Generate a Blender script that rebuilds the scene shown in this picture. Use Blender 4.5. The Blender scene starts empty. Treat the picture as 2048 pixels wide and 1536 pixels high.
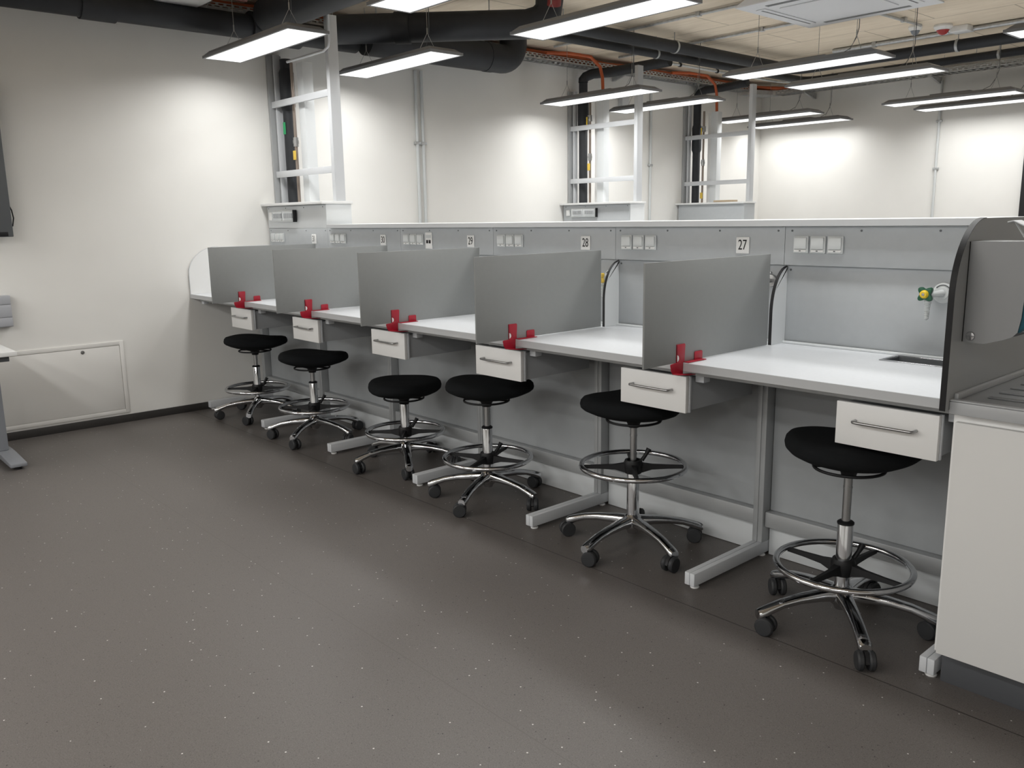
import bpy, bmesh, math, random
from mathutils import Vector, Matrix
random.seed(7)
SC = bpy.context.scene
COL = SC.collection
PI = math.pi

# ------------------------------------------------------------------ camera
cam_d = bpy.data.cameras.new('camera')
cam = bpy.data.objects.new('camera', cam_d)
COL.objects.link(cam)
cam.location = (6.4616, -2.5156, 1.4295)
cam.rotation_mode = 'XYZ'
cam.rotation_euler = (1.3784, 0.0158, 0.8378)
cam_d.sensor_fit = 'HORIZONTAL'
cam_d.sensor_width = 36.0
cam_d.lens = 36.0 * 1705.28 / 2048.0
cam_d.clip_start = 0.05
SC.camera = cam

# ------------------------------------------------------------------ world, exposure
world = bpy.data.worlds.new('world')
world.use_nodes = True
world.node_tree.nodes['Background'].inputs[0].default_value = (0.8, 0.85, 0.9, 1)
world.node_tree.nodes['Background'].inputs[1].default_value = 0.02
SC.world = world
SC.view_settings.view_transform = 'Standard'
SC.view_settings.look = 'None'
SC.view_settings.gamma = 1.0
SC.view_settings.use_curve_mapping = False
SC.view_settings.exposure = 0.0
try:
    SC.cycles.max_bounces = 8
    SC.cycles.diffuse_bounces = 5
    SC.cycles.glossy_bounces = 4
    SC.cycles.transmission_bounces = 6
    SC.cycles.caustics_reflective = False
    SC.cycles.caustics_refractive = False
    SC.cycles.sample_clamp_indirect = 6.0
except Exception:
    pass
LAMP_W = 14.5          # watts of each lamp over the benches
LAMP_SPREAD = math.radians(165)
BACK_W = 9.5           # watts of each lamp before the back wall
FILL_W = 23.0         # watts of each unseen lamp added behind the viewer as front fill
FILL_SPREAD = math.radians(180)
LAMP_FACE = 1.3        # luminous diffuser
LAMP_COL = (1.0, 1.0, 0.985)

# ------------------------------------------------------------------ materials
def lin(c):
    c = c / 255.0
    return c / 12.92 if c <= 0.04045 else ((c + 0.055) / 1.055) ** 2.4

def rgb(r, g, b):
    return (lin(r), lin(g), lin(b), 1)

def mat(name, col, rough=0.5, metal=0.0, var=0.0, vscale=30.0, bump=0.0, bscale=200.0, spec=0.5, coat=0.0):
    m = bpy.data.materials.new(name)
    m.use_nodes = True
    nt = m.node_tree
    b = nt.nodes['Principled BSDF']
    b.inputs['Base Color'].default_value = col
    b.inputs['Roughness'].default_value = rough
    b.inputs['Metallic'].default_value = metal
    b.inputs['Specular IOR Level'].default_value = spec
    if coat:
        b.inputs['Coat Weight'].default_value = coat
    tc = nt.nodes.new('ShaderNodeTexCoord')
    if var:
        n = nt.nodes.new('ShaderNodeTexNoise')
        n.inputs['Scale'].default_value = vscale
        n.inputs['Detail'].default_value = 6
        r = nt.nodes.new('ShaderNodeValToRGB')
        r.color_ramp.elements[0].position = 0.3
        r.color_ramp.elements[1].position = 0.7
        r.color_ramp.elements[0].color = tuple(c * (1 - var) for c in col[:3]) + (1,)
        r.color_ramp.elements[1].color = tuple(min(1, c * (1 + var)) for c in col[:3]) + (1,)
        nt.links.new(tc.outputs['Object'], n.inputs['Vector'])
        nt.links.new(n.outputs['Fac'], r.inputs['Fac'])
        nt.links.new(r.outputs['Color'], b.inputs['Base Color'])
    if bump:
        n2 = nt.nodes.new('ShaderNodeTexNoise')
        n2.inputs['Scale'].default_value = bscale
        n2.inputs['Detail'].default_value = 4
        bp = nt.nodes.new('ShaderNodeBump')
        bp.inputs['Strength'].default_value = bump
        bp.inputs['Distance'].default_value = 0.002
        nt.links.new(tc.outputs['Object'], n2.inputs['Vector'])
        nt.links.new(n2.outputs['Fac'], bp.inputs['Height'])
        nt.links.new(bp.outputs['Normal'], b.inputs['Normal'])
    return m

def emit(name, col, strength):
    m = bpy.data.materials.new(name)
    m.use_nodes = True
    nt = m.node_tree
    nt.nodes.remove(nt.nodes['Principled BSDF'])
    e = nt.nodes.new('ShaderNodeEmission')
    e.inputs[0].default_value = tuple(col) + (1,)
    e.inputs[1].default_value = strength
    nt.links.new(e.outputs[0], nt.nodes['Material Output'].inputs[0])
    return m

def floor_mat():
    m = bpy.data.materials.new('speckled_vinyl')
    m.use_nodes = True
    nt = m.node_tree
    L = nt.links
    b = nt.nodes['Principled BSDF']
    b.inputs['Roughness'].default_value = 0.42
    b.inputs['Specular IOR Level'].default_value = 0.35
    tc = nt.nodes.new('ShaderNodeTexCoord')
    P = tc.outputs['Object']

    def noise(scale, detail=2):
        n = nt.nodes.new('ShaderNodeTexNoise')
        n.inputs['Scale'].default_value = scale
        n.inputs['Detail'].default_value = detail
        L.new(P, n.inputs['Vector'])
        return n.outputs['Fac']

    def ramp(fac, p0, c0, p1, c1):
        r = nt.nodes.new('ShaderNodeValToRGB')
        r.color_ramp.elements[0].position = p0
        r.color_ramp.elements[1].position = p1
        r.color_ramp.elements[0].color = c0
        r.color_ramp.elements[1].color = c1
        L.new(fac, r.inputs['Fac'])
        return r.outputs['Color']

    def mix(fac, a, bb):
        x = nt.nodes.new('ShaderNodeMix')
        x.data_type = 'RGBA'
        L.new(fac, x.inputs[0])
        if isinstance(a, tuple):
            x.inputs[6].default_value = a
        else:
            L.new(a, x.inputs[6])
        if isinstance(bb, tuple):
            x.inputs[7].default_value = bb
        else:
            L.new(bb, x.inputs[7])
        return x.outputs[2]

    def speck(scale, chance, size):
        v = nt.nodes.new('ShaderNodeTexVoronoi')
        v.inputs['Scale'].default_value = scale
        L.new(P, v.inputs['Vector'])
        sep = nt.nodes.new('ShaderNodeSeparateColor')
        L.new(v.outputs['Color'], sep.inputs[0])
        a = nt.nodes.new('ShaderNodeMath')
        a.operation = 'LESS_THAN'
        a.inputs[1].default_value = chance
        L.new(sep.outputs[0], a.inputs[0])
        d = nt.nodes.new('ShaderNodeMath')
        d.operation = 'LESS_THAN'
        d.inputs[1].default_value = size
        L.new(v.outputs['Distance'], d.inputs[0])
        mm = nt.nodes.new('ShaderNodeMath')
        mm.operation = 'MULTIPLY'
        L.new(a.outputs[0], mm.inputs[0])
        L.new(d.outputs[0], mm.inputs[1])
        return mm.outputs[0]

    base = ramp(noise(260, 3), 0.32, (0.104, 0.093, 0.086, 1), 0.68, (0.136, 0.123, 0.114, 1))
    base = mix(speck(260, 0.22, 0.35), base, (0.15, 0.138, 0.13, 1))
    base = mix(speck(220, 0.14, 0.35), base, (0.075, 0.068, 0.062, 1))
    base = mix(speck(105, 0.009, 0.28), base, (0.60, 0.58, 0.55, 1))
    base = mix(speck(115, 0.010, 0.28), base, (0.025, 0.022, 0.02, 1))
    # welded seams between the sheets, one metre apart
    sp = nt.nodes.new('ShaderNodeSeparateXYZ')
    L.new(P, sp.inputs[0])

    def seam(y, w):
        s = nt.nodes.new('ShaderNodeMath')
        s.operation = 'COMPARE'
        s.inputs[1].default_value = y
        s.inputs[2].default_value = w
        L.new(sp.outputs['Y'], s.inputs[0])
        return s.outputs[0]
    base = mix(seam(-0.06, 0.0022), base, (0.035, 0.03, 0.028, 1))
    base = mix(seam(-1.05, 0.0016), base, (0.10, 0.09, 0.082, 1))
    L.new(base, b.inputs['Base Color'])
    return m

def ceil_mat():
    m = bpy.data.materials.new('wood_wool_ceiling_board')
    m.use_nodes = True
    nt = m.node_tree
    L = nt.links
    b = nt.nodes['Principled BSDF']
    b.inputs['Roughness'].default_value = 0.9
    tc = nt.nodes.new('ShaderNodeTexCoord')
    mp = nt.nodes.new('ShaderNodeMapping')
    mp.inputs['Scale'].default_value = (1.0, 6.0, 1.0)
    L.new(tc.outputs['Object'], mp.inputs['Vector'])
    n = nt.nodes.new('ShaderNodeTexNoise')
    n.inputs['Scale'].default_value = 4
    n.inputs['Detail'].default_value = 8
    L.new(mp.outputs[0], n.inputs['Vector'])
    r = nt.nodes.new('ShaderNodeValToRGB')
    r.color_ramp.elements[0].position = 0.25
    r.color_ramp.elements[0].color = (0.72, 0.61, 0.47, 1)
    r.color_ramp.elements[1].position = 0.75
    r.color_ramp.elements[1].color = (0.84, 0.735, 0.59, 1)
    L.new(n.outputs['Fac'], r.inputs['Fac'])
    br = nt.nodes.new('ShaderNodeTexBrick')
    br.inputs['Scale'].default_value = 1.0
    br.inputs['Mortar Size'].default_value = 0.006
    br.inputs['Brick Width'].default_value = 1.25
    br.inputs['Row Height'].default_value = 0.6
    br.inputs['Mortar'].default_value = (0.48, 0.40, 0.30, 1)
    L.new(tc.outputs['Object'], br.inputs['Vector'])
    L.new(r.outputs['Color'], br.inputs['Color1'])
    L.new(r.outputs['Color'], br.inputs['Color2'])
    L.new(br.outputs['Color'], b.inputs['Base Color'])
    return m

M = {}
M['wall'] = mat('painted_wall', (0.80, 0.788, 0.757, 1), 0.85, var=0.015, vscale=3, bump=0.12, bscale=350)
M['floor'] = floor_mat()
M['ceil'] = ceil_mat()
M['skirt'] = mat('dark_skirting', (0.035, 0.032, 0.03, 1), 0.5)
M['top'] = mat('worktop_laminate', (0.69, 0.71, 0.735, 1), 0.34, var=0.02, vscale=60)
M['topedge'] = mat('worktop_edge', (0.50, 0.51, 0.52, 1), 0.45)
M['panel'] = mat('pale_grey_panel', (0.435, 0.455, 0.47, 1), 0.42, var=0.02, vscale=25)
M['lower'] = mat('grey_modesty_panel', (0.36, 0.375, 0.385, 1), 0.45, var=0.02, vscale=20)
M['light'] = mat('light_grey_panel', (0.66, 0.68, 0.69, 1), 0.45)
M['alu'] = mat('grey_aluminium', (0.40, 0.41, 0.415, 1), 0.42, metal=0.25)
M['alulight'] = mat('light_powder_coat', (0.60, 0.615, 0.635, 1), 0.4)
M['divider'] = mat('grey_divider_laminate', (0.25, 0.258, 0.255, 1), 0.5, var=0.015, vscale=40)
M['drawer'] = mat('white_drawer_front', (0.82, 0.815, 0.80, 1), 0.4)
M['drawerbox'] = mat('grey_drawer_box', (0.36, 0.37, 0.38, 1), 0.45)
M['red'] = mat('red_powder_coat', (0.34, 0.010, 0.026, 1), 0.42)
M['white'] = mat('white_plastic', (0.80, 0.80, 0.79, 1), 0.4)
M['offwhite'] = mat('pale_grey_plastic', (0.60, 0.62, 0.62, 1), 0.4)
M['black'] = mat('black_plastic', (0.010, 0.010, 0.011, 1), 0.5, spec=0.3)
M['fabric'] = mat('black_fabric', (0.010, 0.011, 0.012, 1), 0.95, bump=0.5, bscale=900, spec=0.15)
M['chrome'] = mat('chrome', (0.62, 0.63, 0.65, 1), 0.10, metal=1.0)
M['steel'] = mat('brushed_steel', (0.42, 0.42, 0.42, 1), 0.32, metal=1.0)
M['rubber'] = mat('dark_rubber', (0.022, 0.023, 0.025, 1), 0.6)
M['lampgrey'] = mat('lamp_housing_grey', (0.20, 0.204, 0.215, 1), 0.5)
M['glow'] = emit('lamp_diffuser', LAMP_COL, LAMP_FACE)
M['duct'] = mat('black_pipe_insulation', (0.016, 0.018, 0.022, 1), 0.6, var=0.15, vscale=12)
M['galv'] = mat('galvanised_steel', (0.50, 0.51, 0.515, 1), 0.4, metal=0.7, var=0.12, vscale=40)
M['orange'] = mat('orange_cable', (0.42, 0.085, 0.022, 1), 0.5)
M['brass'] = mat('copper_pipe', (0.30, 0.25, 0.215, 1), 0.4, metal=0.7)
M['yellow'] = mat('yellow_plastic', (0.80, 0.55, 0.03, 1), 0.4)
M['green'] = mat('green_plastic', (0.008, 0.085, 0.04, 1), 0.4)
M['greenlab'] = mat('green_label', (0.02, 0.35, 0.12, 1), 0.5)
M['teal'] = mat('teal_plastic', (0.015, 0.10, 0.14, 1), 0.25)
M['acwhite'] = mat('ac_white_plastic', (0.75, 0.76, 0.78, 1), 0.45)
M['darkgrey'] = mat('dark_grey_metal', (0.105, 0.112, 0.118, 1), 0.45)
M['deskgrey'] = mat('grey_desk_leg', (0.23, 0.24, 0.26, 1), 0.42)
M['doorwhite'] = mat('white_cabinet_front', (0.69, 0.685, 0.67, 1), 0.45)
M['access'] = mat('white_access_door', (0.76, 0.745, 0.715, 1), 0.4)
M['plinth'] = mat('dark_plinth', (0.075, 0.078, 0.085, 1), 0.4)
M['sinktop'] = mat('grey_sink_top', (0.42, 0.43, 0.44, 1), 0.35)
M['drain'] = mat('dark_grey_drainer', (0.20, 0.205, 0.21, 1), 0.3)
M['hpl'] = mat('grey_compact_laminate', (0.36, 0.37, 0.375, 1), 0.45)
M['soap'] = mat('grey_soap_dispenser_metal', (0.27, 0.275, 0.28, 1), 0.38, metal=0.4)
M['redlamp'] = mat('red_alarm_lens', (0.35, 0.02, 0.02, 1), 0.3)
M['greylens'] = mat('grey_lens', (0.18, 0.2, 0.23, 1), 0.3)
M['trunk'] = mat('grey_trunking', (0.42, 0.43, 0.46, 1), 0.42)
M['shelf'] = mat('white_shelf', (0.75, 0.755, 0.75, 1), 0.35)
M['tag'] = mat('yellow_tag', (0.75, 0.52, 0.08, 1), 0.5)
M['glass'] = mat('dark_glazing', (0.01, 0.01, 0.012, 1), 0.08)
gl = bpy.data.materials.new('clear_cover')
gl.use_nodes = True
gb = gl.node_tree.nodes['Principled BSDF']
gb.inputs['Base Color'].default_value = (0.85, 0.88, 0.9, 1)
gb.inputs['Roughness'].default_value = 0.05
gb.inputs['Alpha'].default_value = 0.22
M['clear'] = gl

# ------------------------------------------------------------------ mesh builder
class MB:
    def __init__(self):
        self.bm = bmesh.new()

    def box(self, x0, x1, y0, y1, z0, z1, bev=0.0):
        r = bmesh.ops.create_cube(self.bm, size=1.0)
        vs = r['verts']
        bmesh.ops.scale(self.bm, vec=(abs(x1 - x0), abs(y1 - y0), abs(z1 - z0)), verts=vs)
        bmesh.ops.translate(self.bm, vec=((x0 + x1) / 2, (y0 + y1) / 2, (z0 + z1) / 2), verts=vs)
        if bev:
            es = list({e for v in vs for e in v.link_edges})
            bmesh.ops.bevel(self.bm, geom=es, offset=bev, segments=2, affect='EDGES', profile=0.5, clamp_overlap=True)
        return self

    def tube(self, pts, r, seg=12, cap=True, closed=False):
        pts = [Vector(p) for p in pts]
        n = len(pts)
        rad = r if isinstance(r, (list, tuple)) else [r] * n
        rings = []
        up = None
        for i, p in enumerate(pts):
            if closed:
                t = (pts[(i + 1) % n] - pts[i - 1]).normalized()
            elif i == 0:
                t = (pts[1] - pts[0]).normalized()
            elif i == n - 1:
                t = (pts[-1] - pts[-2]).normalized()
            else:
                t = ((pts[i + 1] - p).normalized() + (p - pts[i - 1]).normalized()).normalized()
            if up is None:
                up = Vector((0, 0, 1)) if abs(t.z) < 0.9 else Vector((1, 0, 0))
            a = up - t * up.dot(t)
            a.normalize()
            up = a
            b = t.cross(a)
            rings.append([self.bm.verts.new(p + (a * math.cos(2 * PI * k / seg) + b * math.sin(2 * PI * k / seg)) * rad[i]) for k in range(seg)])
        m = n if closed else n - 1
        for i in range(m):
            A, B = rings[i], rings[(i + 1) % n]
            for k in range(seg):
                self.bm.faces.new((A[k], A[(k + 1) % seg], B[(k + 1) % seg], B[k]))
        if cap and not closed:
            self.bm.faces.new(list(reversed(rings[0])))
            self.bm.faces.new(rings[-1])
        return self

    def lathe(self, prof, seg=32, c=(0, 0, 0), axis='z'):
        rings = []
        for (r, h) in prof:
            if r < 1e-6:
                rings.append([self.bm.verts.new(self._ax(0, 0, h, c, axis))])
            else:
                rings.append([self.bm.verts.new(self._ax(r * math.cos(2 * PI * k / seg), r * math.sin(2 * PI * k / seg), h, c, axis)) for k in range(seg)])
        for i in range(len(rings) - 1):
            A, B = rings[i], rings[i + 1]
            for k in range(seg):
                k2 = (k + 1) % seg
                if len(A) == 1 and len(B) == 1:
                    continue
                if len(A) == 1:
                    self.bm.faces.new((A[0], B[k], B[k2]))
                elif len(B) == 1:
                    self.bm.faces.new((A[k], B[0], A[k2]))
                else:
                    self.bm.faces.new((A[k], B[k], B[k2], A[k2]))
        return self

    @staticmethod
    def _ax(a, b, h, c, axis):
        if axis == 'z':
            return (c[0] + a, c[1] + b, c[2] + h)
        if axis == 'y':
            return (c[0] + a, c[1] + h, c[2] + b)
        return (c[0] + h, c[1] + a, c[2] + b)

    def prism(self, poly, axis, a, b):
        """poly: 2-D points; axis 'x' -> (y,z), 'y' -> (x,z), 'z' -> (x,y)"""
        def P(u, v, w):
            return {'x': (w, u, v), 'y': (u, w, v), 'z': (u, v, w)}[axis]
        A = [self.bm.verts.new(P(u, v, a)) for u, v in poly]
        B = [self.bm.verts.new(P(u, v, b)) for u, v in poly]
        n = len(poly)
        self.bm.faces.new(A)
        self.bm.faces.new(list(reversed(B)))
        for k in range(n):
            self.bm.faces.new((A[k], B[k], B[(k + 1) % n], A[(k + 1) % n]))
        return self

    def ring(self, R, r, z, seg=48, s2=10):
        pts = [(R * math.cos(2 * PI * k / seg), R * math.sin(2 * PI * k / seg), z) for k in range(seg)]
        return self.tube(pts, r, s2, closed=True)

    def move(self, v):
        bmesh.ops.translate(self.bm, vec=v, verts=self.bm.verts)
        return self

    def mesh(self, name, m, bevel=0.0, smooth=True, ang=40):
        bmesh.ops.recalc_face_normals(self.bm, faces=self.bm.faces)
        if bevel:
            es = [e for e in self.bm.edges if len(e.link_faces) == 2 and e.calc_face_angle(0) > math.radians(40)]
            bmesh.ops.bevel(self.bm, geom=es, offset=bevel, segments=2, affect='EDGES', profile=0.5, clamp_overlap=True)
        me = bpy.data.meshes.new(name)
        self.bm.to_mesh(me)
        self.bm.free()
        for mm in (m if isinstance(m, (list, tuple)) else [m]):
            me.materials.append(mm)
        if bevel and ang == 40:
            ang = 25
        if smooth:
            for p in me.polygons:
                p.use_smooth = True
            me.set_sharp_from_angle(angle=math.radians(ang))
        return me

def link(name, me, parent=None, loc=(0, 0, 0), rot=None):
    o = bpy.data.objects.new(name, me)
    COL.objects.link(o)
    o.location = loc
    if rot:
        o.rotation_euler = rot
    if parent:
        o.parent = parent
    return o

def part(name, mb, m, parent, bevel=0.0, loc=(0, 0, 0), rot=None, label=None, ang=40):
    o = link(name, mb.mesh(name, m, bevel, ang=ang), parent, loc, rot)
    if label:
        o['label'] = label
    return o

def tag(o, label, cat, group=None, kind=None):
    if label:
        o['label'] = label
    if cat:
        o['category'] = cat
    if group:
        o['group'] = group
    if kind:
        o['kind'] = kind
    return o

def thing(name, label, cat, loc=(0, 0, 0), rz=0.0, group=None):
    o = bpy.data.objects.new(name, None)
    o.empty_display_size = 0.1
    COL.objects.link(o)
    o.location = loc
    o.rotation_euler = (0, 0, rz)
    return tag(o, label, cat, group)

def solo(name, mb, m, label, cat, group=None, bevel=0.0, loc=(0, 0, 0), rot=None, ang=40):
    return tag(part(name, mb, m, None, bevel, loc, rot, ang=ang), label, cat, group)

def struct(name, mb, m, bevel=0.0):
    o = part(name, mb, m, None, bevel)
    o['kind'] = 'structure'
    return o

def dup(root, loc, rz, label, group=None):
    r = root.copy()
    COL.objects.link(r)
    r.location = loc
    r.rotation_euler = (0, 0, rz)
    r['label'] = label
    if group:
        r['group'] = group
    for ch in list(root.children):
        c = ch.copy()
        COL.objects.link(c)
        c.parent = r
        for g in list(ch.children):
            d = g.copy()
            COL.objects.link(d)
            d.parent = c
    return r

def arc(cx, cy, r, a0, a1, n=8):
    return [(cx + r * math.cos(math.radians(a0 + (a1 - a0) * i / n)), cy + r * math.sin(math.radians(a0 + (a1 - a0) * i / n))) for i in range(n + 1)]

# ================================================================== SETTING
XR, YF, YB, HC = 9.2, -9.5, 7.73, 3.05
struct('floor', MB().box(-0.1, XR + 0.1, YF - 0.1, YB + 0.1, -0.1, 0), M['floor'])
struct('ceiling', MB().box(-0.1, XR + 0.1, YF - 0.1, YB + 0.1, HC, HC + 0.1), M['ceil'])
struct('wall_left', MB().box(-0.1, 0, YF - 0.1, YB + 0.1, 0, HC), M['wall'])
struct('wall_back', MB().box(0, XR, YB, YB + 0.1, 0, HC), M['wall'])
struct('wall_right', MB().box(XR, XR + 0.1, YF - 0.1, YB + 0.1, 0, HC), M['wall'])
struct('wall_front', MB().box(0, XR, YF - 0.1, YF, 0, HC), M['wall'])
struct('baseboard_left', MB().box(0, 0.014, YF, YB, 0, 0.055), M['skirt'], 0.002)
# dark glazed door in the back wall
d1 = struct('door_1', MB().box(3.19, 3.26, YB - 0.05, YB, 0, 2.12).box(4.2, 4.27, YB - 0.05, YB, 0, 2.12).box(3.26, 4.2, YB - 0.05, YB, 2.05, 2.12), M['black'], 0.003)
part('door_leaf', MB().box(3.26, 4.2, YB - 0.035, YB - 0.005, 0.005, 2.05), M['glass'], d1)

# ================================================================== BENCH
W = 0.9113
J0 = 0.03
HT = 0.90
XE = 5.515            # right end of the bench
BAYNAME = ['workplace 31', 'workplace 30', 'workplace 29', 'workplace 28', 'workplace 27', 'the unnumbered sink workplace at the right end']

def jx(k):
    return J0 + k * W

# continuous worktop, cut out for the small cup sink
wt = thing('lab_worktop', 'long pale grey laminate worktop running along the whole bench', 'worktop', (0, 0, HT))
sx0, sx1, sy0, sy1 = 5.085, 5.40, 0.53, 0.655
mb = MB()
mb.box(0.003, sx0, 0.002, 0.685, -0.03, 0)
mb.box(sx0, sx1, 0.002, sy0, -0.03, 0)
mb.box(sx0, sx1, sy1, 0.685, -0.03, 0)
mb.box(sx1, XE, 0.002, 0.685, -0.03, 0)
part('board', mb, M['top'], wt)
part('front_edge', MB().box(0.003, XE, -0.001, 0.002, -0.03, -0.0006), M['topedge'], wt, label='grey edge band')
part('sealing_strip', MB().box(0.012, XE, 0.672, 0.685, 0.0005, 0.010), M['light'], wt, 0.002, label='pale sealing strip at the back')
part('support_rail', MB().box(0.02, XE, 0.062, 0.10, -0.055, -0.031), M['alu'], wt, 0.002, label='grey metal rail under the front edge')
part('bracket', MB().box(0.06, 0.10, 0.06, 0.1, -0.075, -0.054), M['alulight'], wt, 0.002)

sk = thing('cup_sink', 'small steel cup sink let into the worktop below the green gas tap', 'sink', ((sx0 + sx1) / 2, (sy0 + sy1) / 2, HT))
hx, hy = (sx1 - sx0) / 2, (sy1 - sy0) / 2
mb = MB()
for sgn in (-1, 1):
    mb.box(-hx - .012, hx + .012, sgn * hy - .012 * (sgn < 0) , sgn * hy + .012 * (sgn > 0), 0.0005, 0.0035)
    mb.box(sgn * hx - .012 * (sgn < 0), sgn * hx + .012 * (sgn > 0), -hy, hy, 0.0005, 0.0035)
part('rim', mb, M['chrome'], sk, 0.001)
mb = MB()
mb.box(-hx + .001, hx - .001, -hy + .001, hy - .001, -0.14, -0.136)
for sgn in (-1, 1):
    mb.box(-hx + .001, hx - .001, sgn * (hy - .004), sgn * (hy - .001), -0.136, 0.0)
    mb.box(sgn * (hx - .004), sgn * (hx - .001), -hy + .004, hy - .004, -0.136, 0.0)
part('bowl', mb, M['darkgrey'], sk)

# leg frames (post, long foot, glides) at every joint
lg = thing('bench_leg_frame', 'grey T-foot bench leg against the left wall', 'bench leg', (0.042, 0.06, 0))
mb = MB()
mb.box(-0.0232, -0.0006, 0.0, 0.54, 0.014, 0.066)
mb.box(0.0006, 0.0232, 0.0, 0.54, 0.014, 0.066)
part('foot', mb, M['alulight'], lg, 0.003)
mb = MB()
mb.box(-0.0232, -0.0008, 0.47, 0.54, 0.066, 0.868)
mb.box(0.0008, 0.0232, 0.47, 0.54, 0.066, 0.868)
mb.box(-0.0225, 0.0225, 0.474, 0.536, 0.066, 0.868)
part('post', mb, M['alu'], lg, 0.002)
for yy in (0.03, 0.5):
    part('levelling_foot', MB().lathe([(0, 0), (0.017, 0), (0.018, 0.004), (0.012, 0.008), (0.006, 0.010), (0.006, 0.0145), (0, 0.0145)], 20, (0.004, yy, 0)), M['white'], lg)
leglab = ['', 'grey T-foot bench leg between workplaces 31 and 30', 'grey T-foot bench leg between workplaces 30 and 29',
          'grey T-foot bench leg between workplaces 29 and 28', 'grey T-foot bench leg between workplaces 28 and 27',
          'grey T-foot bench leg right of workplace 27, wholly visible', 'grey T-foot bench leg mostly hidden behind the white sink cabinet']
lg['group'] = 'T-foot legs of the bench'
for k in range(1, 7):
    dup(lg, (0.042 + k * W - (0.012 if k == 6 else 0), 0.06, 0), 0, leglab[k])

# panels under the worktop with rail and kick board, one per bay
for k in range(6):
    a, b = 0.067 + k * W, 0.017 + (k + 1) * W
    if k == 5:
        b -= 0.014
    t = thing('modesty_panel', 'grey panel under the worktop of ' + BAYNAME[k], 'panel', (a, 0.575, 0), 0, 'panels under the worktop')
    w = b - a
    part('sheet', MB().box(0, w, 0.012, 0.024, 0.20, 0.755 if k == 5 else 0.868), M['lower'], t)
    part('rail', MB().box(0, w, -0.03, 0.012, 0.135, 0.20), M['alu'], t, 0.002)
    part('kick_board', MB().box(0, w, 0.010, 0.024, 0.002, 0.135), M['light'], t, 0.001)

# fixed splash panels at the back of each bay
for k in range(6):
    a, b = jx(k) + 0.002, jx(k + 1) - 0.002
    if k == 5:
        b = XE
    t = thing('splash_panel', 'pale grey splash panel behind the worktop of ' + BAYNAME[k], 'panel', (a, 0.69, HT), 0, 'splash panels of the bench')
    part('sheet', MB().box(0, b - a, 0, 0.012, 0.0, 0.3222), M['panel'], t, 0.001)
    for sx in (0.018, b - a - 0.018):
        part('screw', MB().lathe([(0, -0.002), (0.0045, -0.0015), (0.0045, 0.0)], 14, (sx, 0, 0.303), 'y'), M['darkgrey'], t)

# service panels with screws
for k in range(6):
    a, b = jx(k) + 0.001, jx(k + 1) - 0.001
    if k == 5:
        b = XE
    t = thing('socket_fascia', 'grey socket panel above ' + BAYNAME[k], 'panel', (a, 0.668, 1.223), 0, 'socket panels of the bench')
    part('sheet', MB().box(0, b - a, 0, 0.02, 0.0, 0.155), M['panel'], t, 0.0012)
    for i in range(4):
        part('screw', MB().lathe([(0, -0.002), (0.0042, -0.0015), (0.0042, 0.0)], 14, (0.03 + i * (b - a - 0.06) / 3, 0, 0.138), 'y'), M['darkgrey'], t)

# spine behind the panels and the shelf
solo('bench_spine', MB().box(0.02, XE - 0.001, 0.705, 1.0, 0.002, 1.376), M['light'], 'pale hollow service spine standing behind the bench panels', 'bench body')
sh = thing('reagent_shelf', 'long white shelf on top of the bench spine', 'shelf', (0.985, 0.635, 1.379))
part('board', MB().box(0, 5.512 - 0.985, 0, 0.40, 0.0, 0.026), M['shelf'], sh, 0.0015)
part('edge_band', MB().box(0, 5.512 - 0.985, -0.002, -0.0002, 0.001, 0.0245), M['topedge'], sh, label='pale grey edge band')

# unseen worktops added behind the shelf to bounce light up to the ceiling
for (lab, xa, xb, ya, yb) in (('unseen white worktop added to bounce light on the far side of the long bench, behind its shelf', 0.003, 5.5, 1.062, 1.70),
                              ('unseen white worktop added to bounce light in front of the middle service cabinet', 0.003, 5.5, 3.34, 3.97),
                              ('unseen white worktop added to bounce light behind the middle service cabinet', 0.003, 5.5, 4.24, 4.88),
                              ('unseen white worktop added to bounce light in front of the farthest service cabinet', 0.003, 5.5, 5.30, 5.93)):
    t = thing('lab_worktop', lab, 'worktop', (xa, ya, HT))
    part('board', MB().box(0, xb - xa, 0, yb - ya, -0.03, 0), M['top'], t, 0.001)
    for xx in (0.04, (xb - xa) / 2, xb - xa - 0.09):
        part('leg', MB().box(xx, xx + 0.05, 0.10, yb - ya - 0.05, 0.0 - HT, -0.031), M['alu'], t, 0.002)

# curved fixed partitions between the bays
def arc_profile(y0, y1, z0, z1, zt):
    """front edge rises straight to z1, then a quarter ellipse back to (y1, zt)"""
    pts = [(y0, z0), (y0, z1)]
    for i in range(1, 17):
        a = PI / 2 * i / 16
        pts.append((y1 - (y1 - y0) * math.cos(a), z1 + (zt - z1) * math.sin(a)))
    return pts

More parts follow.
